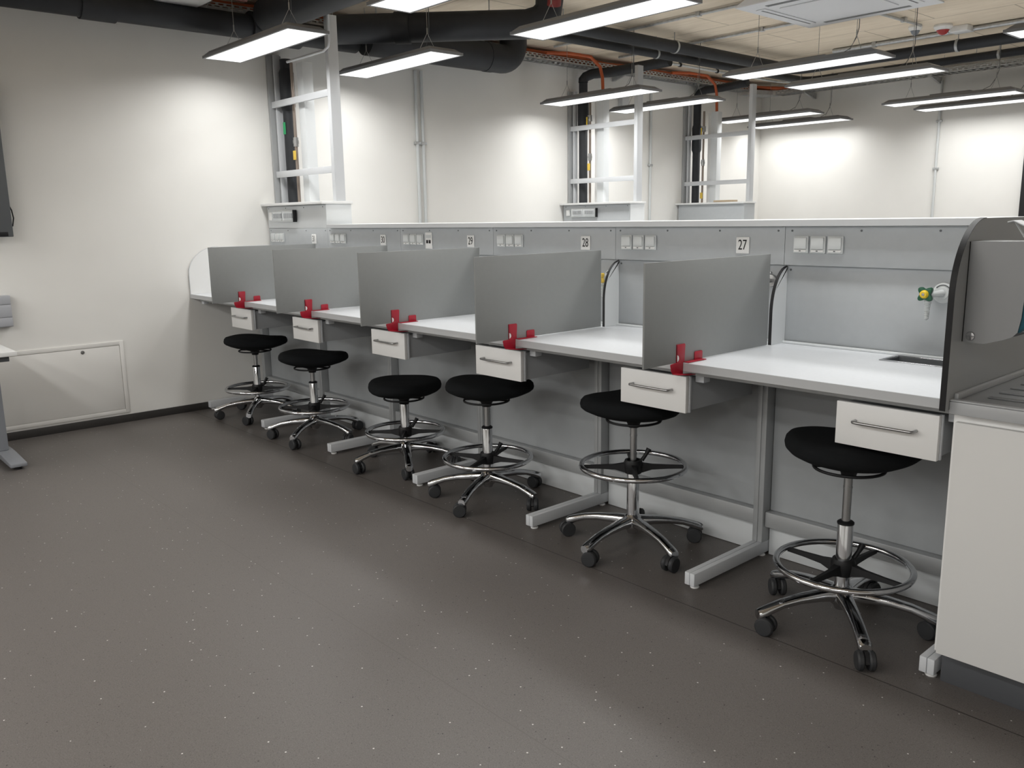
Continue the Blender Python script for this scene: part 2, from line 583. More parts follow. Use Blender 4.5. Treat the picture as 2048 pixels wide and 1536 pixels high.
def partition(name, label, x, th, prof, yb, mface, medge, group=None):
    t = thing(name, label, 'partition', (x, 0, 0), 0, group)
    poly = prof + [(yb, prof[-1][1]), (yb, prof[0][1])]
    part('sheet', MB().prism(poly, 'x', 0, th), mface, t)
    # edge band following the curved front edge
    mb = MB()
    bm = mb.bm
    rows = []
    n = len(prof)
    for i, (y, z) in enumerate(prof):
        p0 = Vector(prof[max(0, i - 1)])
        p1 = Vector(prof[min(n - 1, i + 1)])
        d = (p1 - p0).normalized()
        nr = Vector((-d[1], d[0]))
        y2, z2 = y + nr[0] * 0.0015, z + nr[1] * 0.0015
        rows.append([bm.verts.new((-0.0008, y, z)), bm.verts.new((-0.0008, y2, z2)), bm.verts.new((th + 0.0008, y2, z2)), bm.verts.new((th + 0.0008, y, z))])
    for i in range(n - 1):
        for j in range(4):
            bm.faces.new((rows[i][j], rows[i][(j + 1) % 4], rows[i + 1][(j + 1) % 4], rows[i + 1][j]))
    bm.faces.new(rows[0])
    bm.faces.new(rows[-1])
    part('edge_band', mb, medge, t)
    return t

partition('curved_end_panel', 'white curved end panel of the bench against the left wall', 0.004, 0.014,
          arc_profile(0.001, 0.24, HT + 0.0005, 1.05, 1.25), 0.668, M['white'], M['alulight'])
gn = ['31 and 30', '30 and 29', '29 and 28', '28 and 27', '27 and the sink place']
for k in range(1, 6):
    partition('curved_partition', 'small pale curved partition with dark edge between workplaces ' + gn[k - 1], jx(k) - 0.006, 0.012,
              arc_profile(0.585, 0.70, HT + 0.0005, 1.03, 1.216), 0.689, M['light'], M['black'], 'small curved partitions')

# clip the curved partitions at the splash panel: their back edge stays in front of it
# big end panel with dark edge
partition('curved_end_panel', 'tall grey end panel with thick black curved edge at the sink cabinet', XE + 0.0005, 0.0150,
          arc_profile(-0.048, 0.135, 0.875, 1.19, 1.408), 0.72, M['hpl'], M['black'])

# drawers
dr = thing('drawer_unit', 'white drawer under the worktop of ' + BAYNAME[0], 'drawer', (jx(0) + 0.576, 0.048, 0.698), 0, 'drawers under the worktop')
part('front', MB().box(0, 0.3185, 0, 0.018, 0, 0.139), M['drawer'], dr, 0.0012)
hd = MB()
hp = [(0.065, 0.0, 0.083), (0.065, -0.022, 0.083), (0.070, -0.029, 0.083), (0.080, -0.031, 0.083), (0.24, -0.031, 0.083), (0.250, -0.029, 0.083), (0.255, -0.022, 0.083), (0.255, 0.0, 0.083)]
part('handle', hd.tube(hp, 0.0048, 12), M['steel'], dr, label='brushed steel bar handle')
part('box', MB().box(0.008, 0.3105, 0.0185, 0.46, 0.004, 0.128), M['drawerbox'], dr, 0.001)
part('side_channel', MB().box(0.3105, 0.322, 0.020, 0.03, 0.0, 0.139), M['alulight'], dr, 0.001)
part('hanging_bracket', MB().box(0.324, 0.362, 0.05, 0.09, 0.115, 0.146), M['alulight'], dr, 0.002, label='small pale hanging bracket')
for k in range(1, 6):
    dup(dr, (jx(k) + 0.576, 0.048, 0.698), 0, 'white drawer under the worktop of ' + BAYNAME[k])

# removable grey divider boards with red clamps
dv = thing('desk_divider', '', 'divider', (jx(1) - 0.002, 0, HT), 0, 'grey divider boards clamped to the worktop')
part('board', MB().box(-0.004, 0.004, -0.222, 0.563, 0.0035, 0.371), M['divider'], dv, 0.0008)
cm = MB()
def rounded(pts, r=0.006):
    return pts
# tall upright with the wide lower flap (thin sheet beside the board)
prof = [(-0.077, 0.0), (-0.072, -0.022), (-0.062, -0.036), (-0.003, -0.044), (-0.003, 0.001), (0.004, 0.002), (0.008, 0.066), (0.004, 0.071), (-0.037, 0.071), (-0.041, 0.067), (-0.041, 0.034)]
prof += [(-0.041 + 0.014 * math.cos(math.radians(a)), 0.020 + 0.013 * math.sin(math.radians(a))) for a in (80, 60, 40, 20, 0, -20, -40, -60, -80)]
prof += [(-0.041, 0.004), (-0.07, 0.003)]
cm.prism(prof, 'x', 0.0055, 0.0085)
# strip lying on the worktop and the short upright at its end
cm.prism([(0.004, 0.001), (0.112, 0.001), (0.112, 0.0035), (0.004, 0.0035)], 'x', 0.0045, 0.028)
cm.prism([(0.066, 0.003), (0.114, 0.003), (0.114, 0.030), (0.110, 0.034), (0.070, 0.034), (0.066, 0.030)], 'x', 0.0055, 0.0085)
cm.prism([(0.066, 0.003), (0.114, 0.003), (0.114, 0.030), (0.110, 0.034), (0.070, 0.034), (0.066, 0.030)], 'x', -0.0085, -0.0055)
cm.prism([(0.004, 0.001), (0.112, 0.001), (0.112, 0.0035), (0.004, 0.0035)], 'x', -0.028, -0.0045)
# curled tongue below the worktop edge
cm.prism([(-0.062, -0.036), (0.0, -0.0445), (0.045, -0.047), (0.045, -0.0435), (0.0, -0.0405), (-0.062, -0.033)], 'x', 0.0055, 0.030)
cm.prism([(-0.041, 0.0), (-0.0385, 0.0), (-0.0385, 0.071), (-0.041, 0.071)], 'x', -0.0085, 0.0085)
cl = part('clamp', cm, M['red'], dv, 0.0006, label='red sheet metal clamp')
part('notch_inset', MB().prism([(-0.041, 0.0065), (-0.041, 0.0335)] + [(-0.041 + 0.0135 * math.cos(math.radians(a)), 0.020 + 0.0128 * math.sin(math.radians(a))) for a in range(80, -81, -20)], 'x', 0.0058, 0.0078), M['white'], cl, label='white half-round inset for the brightness showing through the notch')  # white inset stands in for the bright view through the clamp notch
dvl = ['grey divider board with red clamp, farthest left, right of the drawer of workplace 31', 'grey divider board with red clamp between workplaces 30 and 29',
       'grey divider board with red clamp between workplaces 29 and 28', 'grey divider board with red clamp between workplaces 28 and 27',
       'nearest grey divider board with red clamp, right of workplace 27']
dv['label'] = dvl[0]
for k in range(2, 6):
    dup(dv, (jx(k) - 0.002, 0, HT), 0, dvl[k - 1])

# three switched sockets in every bay
sk0 = thing('wall_socket', '', 'socket', (jx(0) + 0.075, 0.668, 1.306), 0, 'white sockets on the bench panels')
part('frame', MB().box(-0.0325, 0.0325, -0.009, -0.0003, -0.034, 0.034), M['offwhite'], sk0, 0.003)
part('lid', MB().box(-0.027, 0.027, -0.016, -0.0085, -0.018, 0.029), M['offwhite'], sk0, 0.003)
part('label_strip', MB().box(-0.026, 0.026, -0.013, -0.0085, -0.029, -0.0195), M['white'], sk0, 0.001, label='white label strip')
part('mark', MB().box(-0.004, 0.004, -0.0135, -0.0125, -0.0265, -0.0225), M['darkgrey'], sk0)
pos = ['left', 'middle', 'right']
for k in range(6):
    for i in range(3):
        lab = pos[i] + ' one of the three sockets above ' + BAYNAME[k]
        if k == 0 and i == 0:
            sk0['label'] = lab
        else:
            dup(sk0, (jx(k) + 0.075 + i * 0.073, 0.668, 1.306), 0, lab)
do = thing('data_outlet', 'white data outlet with two black ports above workplace 29', 'outlet', (jx(2) + 0.31, 0.668, 1.300))
part('plate', MB().box(-0.034, 0.034, -0.008, -0.0003, -0.05, 0.05), M['white'], do, 0.003)
for s in (-1, 1):
    part('port', MB().box(s * 0.013 - 0.009, s * 0.013 + 0.009, -0.0095, -0.0075, -0.016, 0.004), M['black'], do)
part('label_strip', MB().box(-0.026, 0.026, -0.009, -0.0075, 0.016, 0.034), M['offwhite'], do)

# number plates
def text_mesh(s, size):
    cu = bpy.data.curves.new('number', 'FONT')
    cu.body = s
    cu.size = size
    cu.align_x = 'CENTER'
    cu.align_y = 'CENTER'
    cu.extrude = 0.0004
    o = bpy.data.objects.new('number', cu)
    COL.objects.link(o)
    dg = bpy.context.evaluated_depsgraph_get()
    me = bpy.data.meshes.new_from_object(o.evaluated_get(dg))
    bpy.data.objects.remove(o)
    me.materials.clear()
    me.materials.append(M['black'])
    return me
for k, n in enumerate((31, 30, 29, 28, 27)):
    t = thing('number_plate', 'small white plate with black number %d' % n, 'number plate', (jx(k) + 0.716, 0.668, 1.300), 0, 'workplace number plates')
    part('plate', MB().box(-0.032, 0.032, -0.006, -0.0003, -0.0345, 0.0345), M['white'], t, 0.0025)
    o = link('number', text_mesh(str(n), 0.054), t, (0, -0.0066, 0), (PI / 2, 0, 0))
    o.scale = (0.80, 1.12, 1)

# gas tap on the splash panel of the sink place
def gas_tap(x, z, label, body, knob, off=-0.03):
    t = thing('gas_tap', label, 'tap', (x, 0.69, z), 0)
    part('rosette', MB().lathe([(0, -0.001), (0.036, -0.001), (0.037, -0.006), (0.033, -0.010), (0.024, -0.011), (0.022, -0.016), (0, -0.017)], 32, (0, 0, 0), 'y'), M['offwhite'], t)
    part('rosette_mark', MB().tube([(0.029 * math.cos(math.radians(a)), -0.0115, 0.029 * math.sin(math.radians(a))) for a in range(140, 30, -10)], 0.002, 6), M['darkgrey'], t)
    part('body', MB().tube([(0, -0.015, 0), (off * 0.4, -0.045, -0.002), (off, -0.06, -0.006)], [0.013, 0.0105, 0.012], 16).tube([(off, -0.06, 0.010), (off, -0.06, -0.035)], [0.0145, 0.013], 16), M['offwhite'], t)
    kp = []
    for i in range(48):
        a = 2 * PI * i / 48
        r = 0.0245 + 0.0065 * math.cos(4 * (a - PI / 4))
        kp.append((r * math.cos(a) + off, r * math.sin(a)))
    part('knob', MB().prism(kp, 'y', -0.092, -0.074), knob, t, 0.002)
    part('knob_cap', MB().lathe([(0, -0.104), (0.010, -0.104), (0.014, -0.100), (0.015, -0.092), (0, -0.092)], 24, (off, 0, 0), 'y'), M['yellow'], t, label='yellow ring')
    part('knob_pin', MB().lathe([(0, -0.1055), (0.005, -0.105), (0.0055, -0.103), (0, -0.103)], 16, (off, 0, 0), 'y'), M['steel'], t)
    n = []
    for i in range(9):
        n += [(0.0115 - 0.0004 * i, -0.036 - i * 0.0065), (0.0088 - 0.0004 * i, -0.0395 - i * 0.0065)]
    part('hose_nozzle', MB().lathe([(0, -0.034)] + n + [(0, -0.096)], 18, (off, -0.06, 0)), M['offwhite'], t)
    return t
gas_tap(5.215, 1.140, 'green and yellow gas tap on the back panel beside the tall black-edged end panel', M['offwhite'], M['green'])
gas_tap(3.629, 1.135, 'ochre-knobbed gas tap peeking out behind the divider board of workplace 28', M['offwhite'], M['tag'], 0.0)
wtap = thing('water_tap', 'small grey tap peeking out behind the nearest divider board', 'tap', (jx(5) - 0.065, 0.69, 1.155))
part('rosette', MB().lathe([(0, -0.001), (0.026, -0.001), (0.024, -0.010), (0, -0.012)], 24, (0, 0, 0), 'y'), M['steel'], wtap)
part('spout', MB().tube([(0, -0.01, 0), (0, -0.07, 0.0), (0, -0.09, -0.006), (0, -0.1, -0.025), (0, -0.1, -0.05)], 0.009, 12), M['steel'], wtap)
part('lever', MB().tube([(0, -0.05, 0.005), (0, -0.05, 0.03), (0.03, -0.055, 0.036)], 0.006, 10), M['steel'], wtap)

# ================================================================== SERVICE FRAMES (three columns along the left wall)
def service_frame(y0, label, breaker=True, grey=False):
    t = thing('media_column', label, 'service frame', (0, y0, 0), 0, 'service frames on the left wall')
    z0, z1 = 1.57, 2.84
    # wall post (two channels), room-side post, bars
    mb = MB()
    mb.box(0.003, 0.028, 0.08, 0.20, z0, 2.70)
    part('wall_post', mb, M['alu'], t, 0.002)
    mb = MB()
    mb.box(0.040, 0.062, 0.12, 0.17, z0, 2.70)
    part('wall_post', mb, M['alulight'], t, 0.002)
    mb = MB()
    mb.box(0.890, 0.932, 0.092, 0.172, z0, z1)
    part('post', mb, M['alulight'], t, 0.002)
    for zb in (1.795, 2.325):
        part('cross_bar', MB().box(0.028, 0.888, 0.096, 0.116, zb - 0.024, zb + 0.024), M['alulight'], t, 0.002)
    # cable trunk
    part('cable_trunk', MB().box(0.35, 0.44, 0.155, 0.24, z0, 2.60), M['light'], t, 0.003)
    if y0 > 2:
        part('mounting_plate', MB().box(0.275, 0.335, 0.205, 0.215, z0, 2.60), M['white'], t, 0.002)
    return t

def service_cabinet(y0, label, breaker=True, zb=1.225, m=None):
    t = thing('service_cabinet', label, 'cabinet', (0, y0, 0), 0, 'service cabinets under the frames')
    part('body', MB().box(0.02, 0.932, 0.005, 0.215, zb if breaker else 0.003, 1.549), m or M['light'], t, 0.0015)
    if breaker:
        part('front_panel', MB().box(0.025, 0.925, -0.003, 0.0045, zb + 0.165, 1.544), M['panel'], t, 0.001, label='grey screwed front panel')
        for sx in (0.06, 0.34, 0.62, 0.9):
            part('screw', MB().lathe([(0, -0.005), (0.0045, -0.0045), (0.0045, -0.003)], 12, (sx, 0, 1.53), 'y'), M['darkgrey'], t)
        b = part('breaker_box', MB().box(0.15, 0.50, -0.018, -0.0032, 1.425, 1.515), M['offwhite'], t, 0.004)
        for a0 in (0.165, 0.335):
            mb = MB()
            for i in range(6):
                mb.box(a0 + 0.014 + i * 0.02, a0 + 0.03 + i * 0.02, -0.030, -0.0182, 1.455, 1.490)
            part('breaker_row', mb, M['darkgrey'], b)
            part('cover', MB().box(a0, a0 + 0.150, -0.036, -0.0305, 1.437, 1.503), M['clear'], b, 0.003)
        part('edge_frame', MB().box(0.50, 0.508, -0.034, -0.0032, 1.425, 1.515), M['black'], b, 0.001)
        part('switch', MB().box(0.07, 0.12, -0.012, -0.0032, 1.44, 1.50), M['white'], t, 0.002)
    part('cap', MB().box(-0.0 + 0.003, 0.950, -0.04, 0.22, 1.5495, 1.5695), M['shelf'], t, 0.002, label='white cap board')
    return t

def drain_pipe(x, y, zt, label, wide):
    t = thing('drain_pipe', label, 'pipe', (x, y, 0), 0, 'black drain pipes in the service frames')
    part('pipe', MB().tube([(0, 0, 1.571), (0, 0, zt)], 0.045, 20), M['duct'], t)
    part('sleeve', MB().tube([(0, 0, wide), (0, 0, wide + 0.03), (0, 0, wide + 0.28), (0, 0, wide + 0.31)], [0.047, 0.057, 0.057, 0.047], 20), M['duct'], t)
    return t

def supply_pipe(x, y, zt, label, ztag, valve=None):
    t = thing('supply_pipe', label, 'pipe', (x, y, 0), 0, 'thin supply pipes in the service frames')
    part('pipe', MB().tube([(0, 0, 1.571), (0, 0, zt)], 0.0125, 12), M['brass'], t)
    part('coupling', MB().tube([(0, 0, 2.0), (0, 0, 2.07)], 0.020, 12).tube([(0, 0, 2.022), (0, 0, 2.048)], 0.0235, 12), M['steel'], t)
    part('tag', MB().box(-0.018, 0.018, -0.022, -0.0135, ztag, ztag + 0.07), M['tag'], t, 0.002, label='yellow pipe tag')
    if valve:
        v = part('valve', MB().tube([(0, 0, valve - 0.03), (0, 0, valve + 0.03)], 0.026, 12).tube([(0, 0, valve), (0, -0.05, valve)], 0.012, 10), M['steel'], t)
        part('lever', MB().box(0.0, 0.012, -0.058, -0.05, valve - 0.11, valve + 0.01), M['yellow'], v, 0.002)
    return t

CY = [0.665, 4.015, 5.975]
FL = ['grey service frame rising left of the bench above workplace 31', 'grey service frame in the middle distance behind the bench', 'grey service frame farthest back, nearest the room corner']
CL = ['grey cabinet with breaker panel above workplace 31', 'grey cabinet with breaker panel showing over the bench shelf', 'plain grey cabinet under the farthest service frame']
PL = ['black drain pipe in the frame above workplace 31', 'black drain pipe in the middle service frame', 'black drain pipe in the farthest service frame']
SL = ['thin supply pipe with yellow tag in the frame above workplace 31', 'thin supply pipe with yellow tag in the middle service frame', 'thin supply pipe in the farthest service frame']
for i, y0 in enumerate(CY):
    service_frame(y0, FL[i])
    t = service_cabinet(y0, CL[i], breaker=(i < 2), zb=1.38 if i == 0 else 0.003, m=M['light'] if i < 2 else M['panel'])
    drain_pipe(0.13, y0 + 0.185, 2.66 if i == 0 else 2.78, PL[i], [2.28, 2.30, 2.16][i])
    supply_pipe(0.235, y0 + 0.175, 2.62, SL[i], [1.90, 1.90, 1.62][i], None if i == 0 else 2.42)
tag_ = solo('pipe_label', MB().box(0.115, 0.150, CY[0] + 0.1375, CY[0] + 0.1405, 2.10, 2.19), M['greenlab'], 'small green label on the drain pipe above workplace 31', 'label')
# small parcel on the farthest cabinet
solo('cardboard_box', MB().box(0.52, 0.78, CY[2] + 0.0, CY[2] + 0.10, 1.5705, 1.592), mat('cardboard', (0.50, 0.40, 0.28, 1), 0.8), 'flat cardboard piece lying on the farthest cabinet', 'cardboard', None, 0.002)
# raised grey rear panel of workplace 31 below the breaker cabinet stays part of the bench
solo('bench_spine', MB().box(0.02, 0.932, 0.704 + 0.297, 1.06, 0.002, 1.376), M['light'], 'pale rear board of the bench end at the left wall', 'bench body')

# surface conduits on the walls
def wall_conduit(path, label, clips, axis):
    t = thing('wall_conduit', label, 'conduit', path[0], 0, 'thin conduits on the walls')
    p0 = Vector(path[0])
    pts = [Vector(p) - p0 for p in path]
    part('tube', MB().tube(pts, 0.014, 12), M['offwhite'], t)
    for z in clips:
        if axis == 'x':
            part('clip', MB().box(-0.017, 0.014, -0.03, 0.03, z - 0.012 - p0.z, z + 0.012 - p0.z), M['galv'], t, 0.002)
        else:
            part('clip', MB().box(-0.03, 0.03, -0.014, 0.017, z - 0.012 - p0.z, z + 0.012 - p0.z), M['galv'], t, 0.002)
    return t
wall_conduit([(0.018, 2.16, 0.06), (0.018, 2.16, 2.72)], 'thin grey conduit on the left wall, left of a twin', [2.10, 1.0], 'x')
wall_conduit([(0.018, 2.225, 0.06), (0.018, 2.225, 2.72)], 'thin grey conduit on the left wall, right of a twin', [2.10, 1.0], 'x')
wall_conduit([(0.018, 5.44, 0.06), (0.018, 5.44, 2.8)], 'thin grey conduit on the left wall between the two rear service frames', [2.0], 'x')
wall_conduit([(2.285, YB - 0.018, 0.06), (2.285, YB - 0.018, 2.85)], 'thin conduit running up the back wall', [2.42, 1.9], 'y')
jb = thing('junction_box', 'grey junction box high on the left wall behind a lamp', 'box', (0.003, 4.95, 2.66))
part('box', MB().box(0, 0.06, -0.06, 0.06, -0.09, 0.09), M['alulight'], jb, 0.004)
part('cable_gland', MB().tube([(0.03, 0, 0.09), (0.03, 0, 0.13)], 0.015, 12), M['darkgrey'], jb)

# ================================================================== WALL ACCESS DOOR, LEFT SIDE
ad = thing('access_door', 'white metal access door low in the left wall', 'hatch', (0.0, -0.52, 0.07))
mb = MB()
mb.box(0.0005, 0.008, -0.028, 0.0, 0, 0.53)
mb.box(0.0005, 0.008, -0.98, -0.952, 0, 0.53)
mb.box(0.0005, 0.008, -0.952, -0.028, 0.502, 0.53)
mb.box(0.0005, 0.008, -0.952, -0.028, 0, 0.028)
part('frame', mb, M['access'], ad, 0.0008)
part('leaf', MB().box(0.0005, 0.0065, -0.949, -0.031, 0.031, 0.499), M['access'], ad, 0.0006)
part('lock', MB().lathe([(0, 0.013), (0.006, 0.013), (0.0065, 0.010), (0.012, 0.0095), (0.013, 0.0066), (0, 0.0066)], 20, (0, -0.279, 0.475), 'x'), M['steel'], ad)

# dark cabinet-like screen housing at the left picture edge
tv = thing('wall_screen', 'dark grey flat screen hanging on the left wall at the picture edge', 'screen', (0.0, -1.16, 1.36))
part('wall_mount', MB().box(0.002, 0.055, -1.1, -0.12, 0.25, 0.85), M['black'], tv, 0.004)
part('housing', MB().box(0.056, 0.115, -1.55, 0.0, 0.0, 0.98), M['darkgrey'], tv, 0.005)
part('bottom_bar', MB().box(0.07, 0.1165, -1.45, -0.03, 0.004, 0.032), M['black'], tv, 0.002)
part('cable', MB().tube([(0.05, 0.0, 0.22), (0.045, 0.02, 0.17), (0.045, 0.026, 0.12), (0.05, 0.015, 0.07), (0.06, -0.02, 0.05)], 0.004, 8), M['black'], tv)
# socket trunking
tr = thing('wall_trunking', 'grey three-band trunking end on the left wall above the white desk', 'trunking', (0.0, -1.215, 0.775))
part('body', MB().box(0.002, 0.06, -1.6, 0.0, 0, 0.205), M['trunk'], tr, 0.002)
for a, b in ((0.004, 0.060), (0.065, 0.144), (0.149, 0.201)):
    part('cover_strip', MB().box(0.0605, 0.065, -1.6, -0.002, a, b), M['trunk'], tr, 0.001)
# height adjustable desk
dk = thing('desk', 'white desk with grey column leg at the left picture edge', 'desk', (0.50, -2.05, 0))
part('desktop', MB().box(-0.36, 0.44, -0.95, 0.655, 0.695, 0.72), M['white'], dk, 0.002)
part('crossbeam', MB().box(0.16, 0.21, -0.80, 0.61, 0.665, 0.694), M['darkgrey'], dk, 0.002)
part('top_bracket', MB().prism([(-0.3, 0.694), (0.40, 0.694), (0.40, 0.662), (0.33, 0.655), (-0.25, 0.655), (-0.3, 0.67)], 'y', 0.52, 0.62), M['darkgrey'], dk, 0.003)
part('leg', MB().box(-0.135, 0.015, 0.57, 0.63, 0.055, 0.654), M['deskgrey'], dk, 0.006)
part('foot', MB().prism([(-0.30, 0.018), (0.345, 0.018), (0.345, 0.040), (0.06, 0.055), (-0.06, 0.055), (-0.30, 0.040)], 'y', 0.565, 0.655), M['deskgrey'], dk, 0.004)
part('leg', MB().box(-0.075, 0.075, -0.85, -0.79, 0.055, 0.694), M['deskgrey'], dk, 0.006)
part('foot', MB().prism([(-0.30, 0.018), (0.345, 0.018), (0.345, 0.040), (0.06, 0.055), (-0.06, 0.055), (-0.30, 0.040)], 'y', -0.865, -0.775), M['deskgrey'], dk, 0.004)
for sx in (-0.25, 0.31):
    part('glide', MB().tube([(sx, 0.61, 0.0), (sx, 0.61, 0.018)], 0.02, 14), M['black'], dk)
    part('glide', MB().tube([(sx, -0.82, 0.0), (sx, -0.82, 0.018)], 0.02, 14), M['black'], dk)

# ================================================================== STOOLS
mesh_cache = {}
def cached(key, fn):
    if key not in mesh_cache:
        mesh_cache[key] = fn()
    return mesh_cache[key]

def seat_mesh():
    mb = MB()
    bm = mb.bm
    N = 56
    R = 0.215
    # (radius factor, height) from the top centre over the rim to the underside
    prof = [(0.0, 0.089), (0.25, 0.0895), (0.5, 0.0905), (0.72, 0.091), (0.86, 0.089), (0.95, 0.083), (0.995, 0.071), (1.012, 0.054), (1.0, 0.041), (0.95, 0.031), (0.82, 0.018), (0.64, 0.006), (0.42, 0.0), (0.0, 0.0)]
    rings = []
    for i, (f, h) in enumerate(prof):
        if f == 0:
            rings.append([bm.verts.new((0, 0, h))])
            continue
        row = []
        for k in range(N):
            a = 2 * PI * k / N
            # rounded, slightly triangular saddle outline
            r = R * f * (1 + (0.075 * math.cos(3 * a) + 0.035 * math.cos(2 * a)) * min(1, f))
            z = h + 0.006 * math.cos(2 * a) * f * f + 0.005 * math.cos(3 * a) * f * f
            row.append(bm.verts.new((r * math.cos(a), r * math.sin(a), z)))
        rings.append(row)
    for i in range(len(rings) - 1):
        A, B = rings[i], rings[i + 1]
        for k in range(N):
            k2 = (k + 1) % N
            if len(A) == 1:
                bm.faces.new((A[0], B[k], B[k2]))
            elif len(B) == 1:
                bm.faces.new((A[k], B[0], A[k2]))
            else:
                bm.faces.new((A[k], B[k], B[k2], A[k2]))
    return mb.mesh('seat', M['fabric'], ang=70)

def lever_mesh():
    mb = MB()
    mb.ring(0.115, 0.0055, 0, 40, 8)
    for a in (0.6, PI + 0.6):
        mb.tube([(0.03 * math.cos(a), 0.03 * math.sin(a), 0.004), (0.115 * math.cos(a), 0.115 * math.sin(a), 0)], 0.005, 8)
    return mb.mesh('release_ring', M['black'])

def mount_mesh():
    return MB().lathe([(0, 0.0), (0.024, 0.0), (0.026, 0.012), (0.034, 0.028), (0.07, 0.040), (0.075, 0.046), (0, 0.046)], 24).mesh('seat_mount', M['black'])

def lower_mesh():
    return MB().lathe([(0, 0.10), (0.0265, 0.10), (0.0265, 0.372), (0.0245, 0.376), (0, 0.376)], 24).mesh('lower_tube', M['chrome'])

def collar_mesh():
    return MB().lathe([(0.013, 0.0), (0.0282, 0.0), (0.0285, 0.006), (0.024, 0.010), (0.016, 0.012), (0.013, 0.012)], 24).mesh('collar', M['black'])

def ring_mesh():
    return MB().ring(0.224, 0.0115, 0, 64, 12).mesh('foot_ring', M['chrome'])

def spoke_mesh():
    mb = MB()
    mb.lathe([(0.0270, -0.028), (0.036, -0.028), (0.040, -0.02), (0.041, 0.018), (0.036, 0.030), (0.0270, 0.030)], 28)
    for k in range(4):
        a = PI / 2 * k + PI / 4
        c, s = math.cos(a), math.sin(a)
        n = Vector((-s, c, 0))
        prev = None
        for (d, w, z0, z1) in ((0.036, 0.017, -0.024, 0.016), (0.08, 0.011, -0.012, 0.010), (0.15, 0.0085, -0.009, 0.007), (0.216, 0.009, -0.008, 0.005)):
            ctr = Vector((c * d, s * d, 0))
            q = [mb.bm.verts.new(ctr + n * w + Vector((0, 0, z0))), mb.bm.verts.new(ctr - n * w + Vector((0, 0, z0))), mb.bm.verts.new(ctr - n * w * 0.7 + Vector((0, 0, z1))), mb.bm.verts.new(ctr + n * w * 0.7 + Vector((0, 0, z1)))]
            if prev:
                for j in range(4):
                    mb.bm.faces.new((prev[j], prev[(j + 1) % 4], q[(j + 1) % 4], q[j]))
            else:
                mb.bm.faces.new(q)
            prev = q
        mb.bm.faces.new(prev)
    return mb.mesh('spoke_hub', M['black'])

def knob_mesh():
    return MB().tube([(-0.02, 0.034, 0.02), (-0.028, 0.05, 0.045), (-0.036, 0.062, 0.07)], [0.009, 0.008, 0.012], 10).mesh('clamp_lever', M['black'])

def hub_mesh():
    return MB().lathe([(0, 0.062), (0.022, 0.062), (0.026, 0.075), (0.040, 0.086), (0.046, 0.104), (0.044, 0.128), (0.034, 0.143), (0.027, 0.15), (0, 0.15)], 28).mesh('base_hub', M['chrome'])

def arm_mesh():
    mb = MB()
    prev = None
    sect = [(0.030, 0.027, 0.092, 0.142), (0.09, 0.025, 0.097, 0.137), (0.16, 0.0225, 0.096, 0.128), (0.225, 0.021, 0.086, 0.116), (0.268, 0.0215, 0.070, 0.103), (0.292, 0.0225, 0.056, 0.096), (0.308, 0.0220, 0.052, 0.090), (0.316, 0.018, 0.055, 0.086)]
    for (d, w, z0, z1) in sect:
        ring = []
        for k in range(14):
            a = 2 * PI * k / 14
            y = w * math.copysign(abs(math.cos(a)) ** 0.75, math.cos(a))
            z = (z0 + z1) / 2 + (z1 - z0) / 2 * math.copysign(abs(math.sin(a)) ** 0.75, math.sin(a))
            ring.append(mb.bm.verts.new((d, y, z)))
        if prev:
            for k in range(14):
                mb.bm.faces.new((prev[k], prev[(k + 1) % 14], ring[(k + 1) % 14], ring[k]))
        else:
            mb.bm.faces.new(ring)
        prev = ring
    mb.bm.faces.new(list(reversed(prev)))
    return mb.mesh('base_arm', M['chrome'], ang=60)

def fork_mesh():
    mb = MB()
    mb.tube([(0, 0, 0.070), (0, 0, 0.044)], 0.010, 12)
    # hood between the two wheels
    mb.prism([(-0.012, 0.028), (0.002, 0.060), (0.020, 0.066), (0.038, 0.054), (0.046, 0.034), (0.034, 0.026)], 'y', -0.0060, 0.0060)
    mb.tube([(0.016, -0.024, 0.033), (0.016, 0.024, 0.033)], 0.006, 10)
    return mb.mesh('caster', M['black'])

def wheel_mesh():
    return MB().lathe([(0, -0.0105), (0.018, -0.0115), (0.028, -0.0105), (0.0328, -0.005), (0.0328, 0.006), (0.029, 0.0105), (0, 0.0105)], 28, (0, 0, 0), 'y').mesh('wheel', M['rubber'])

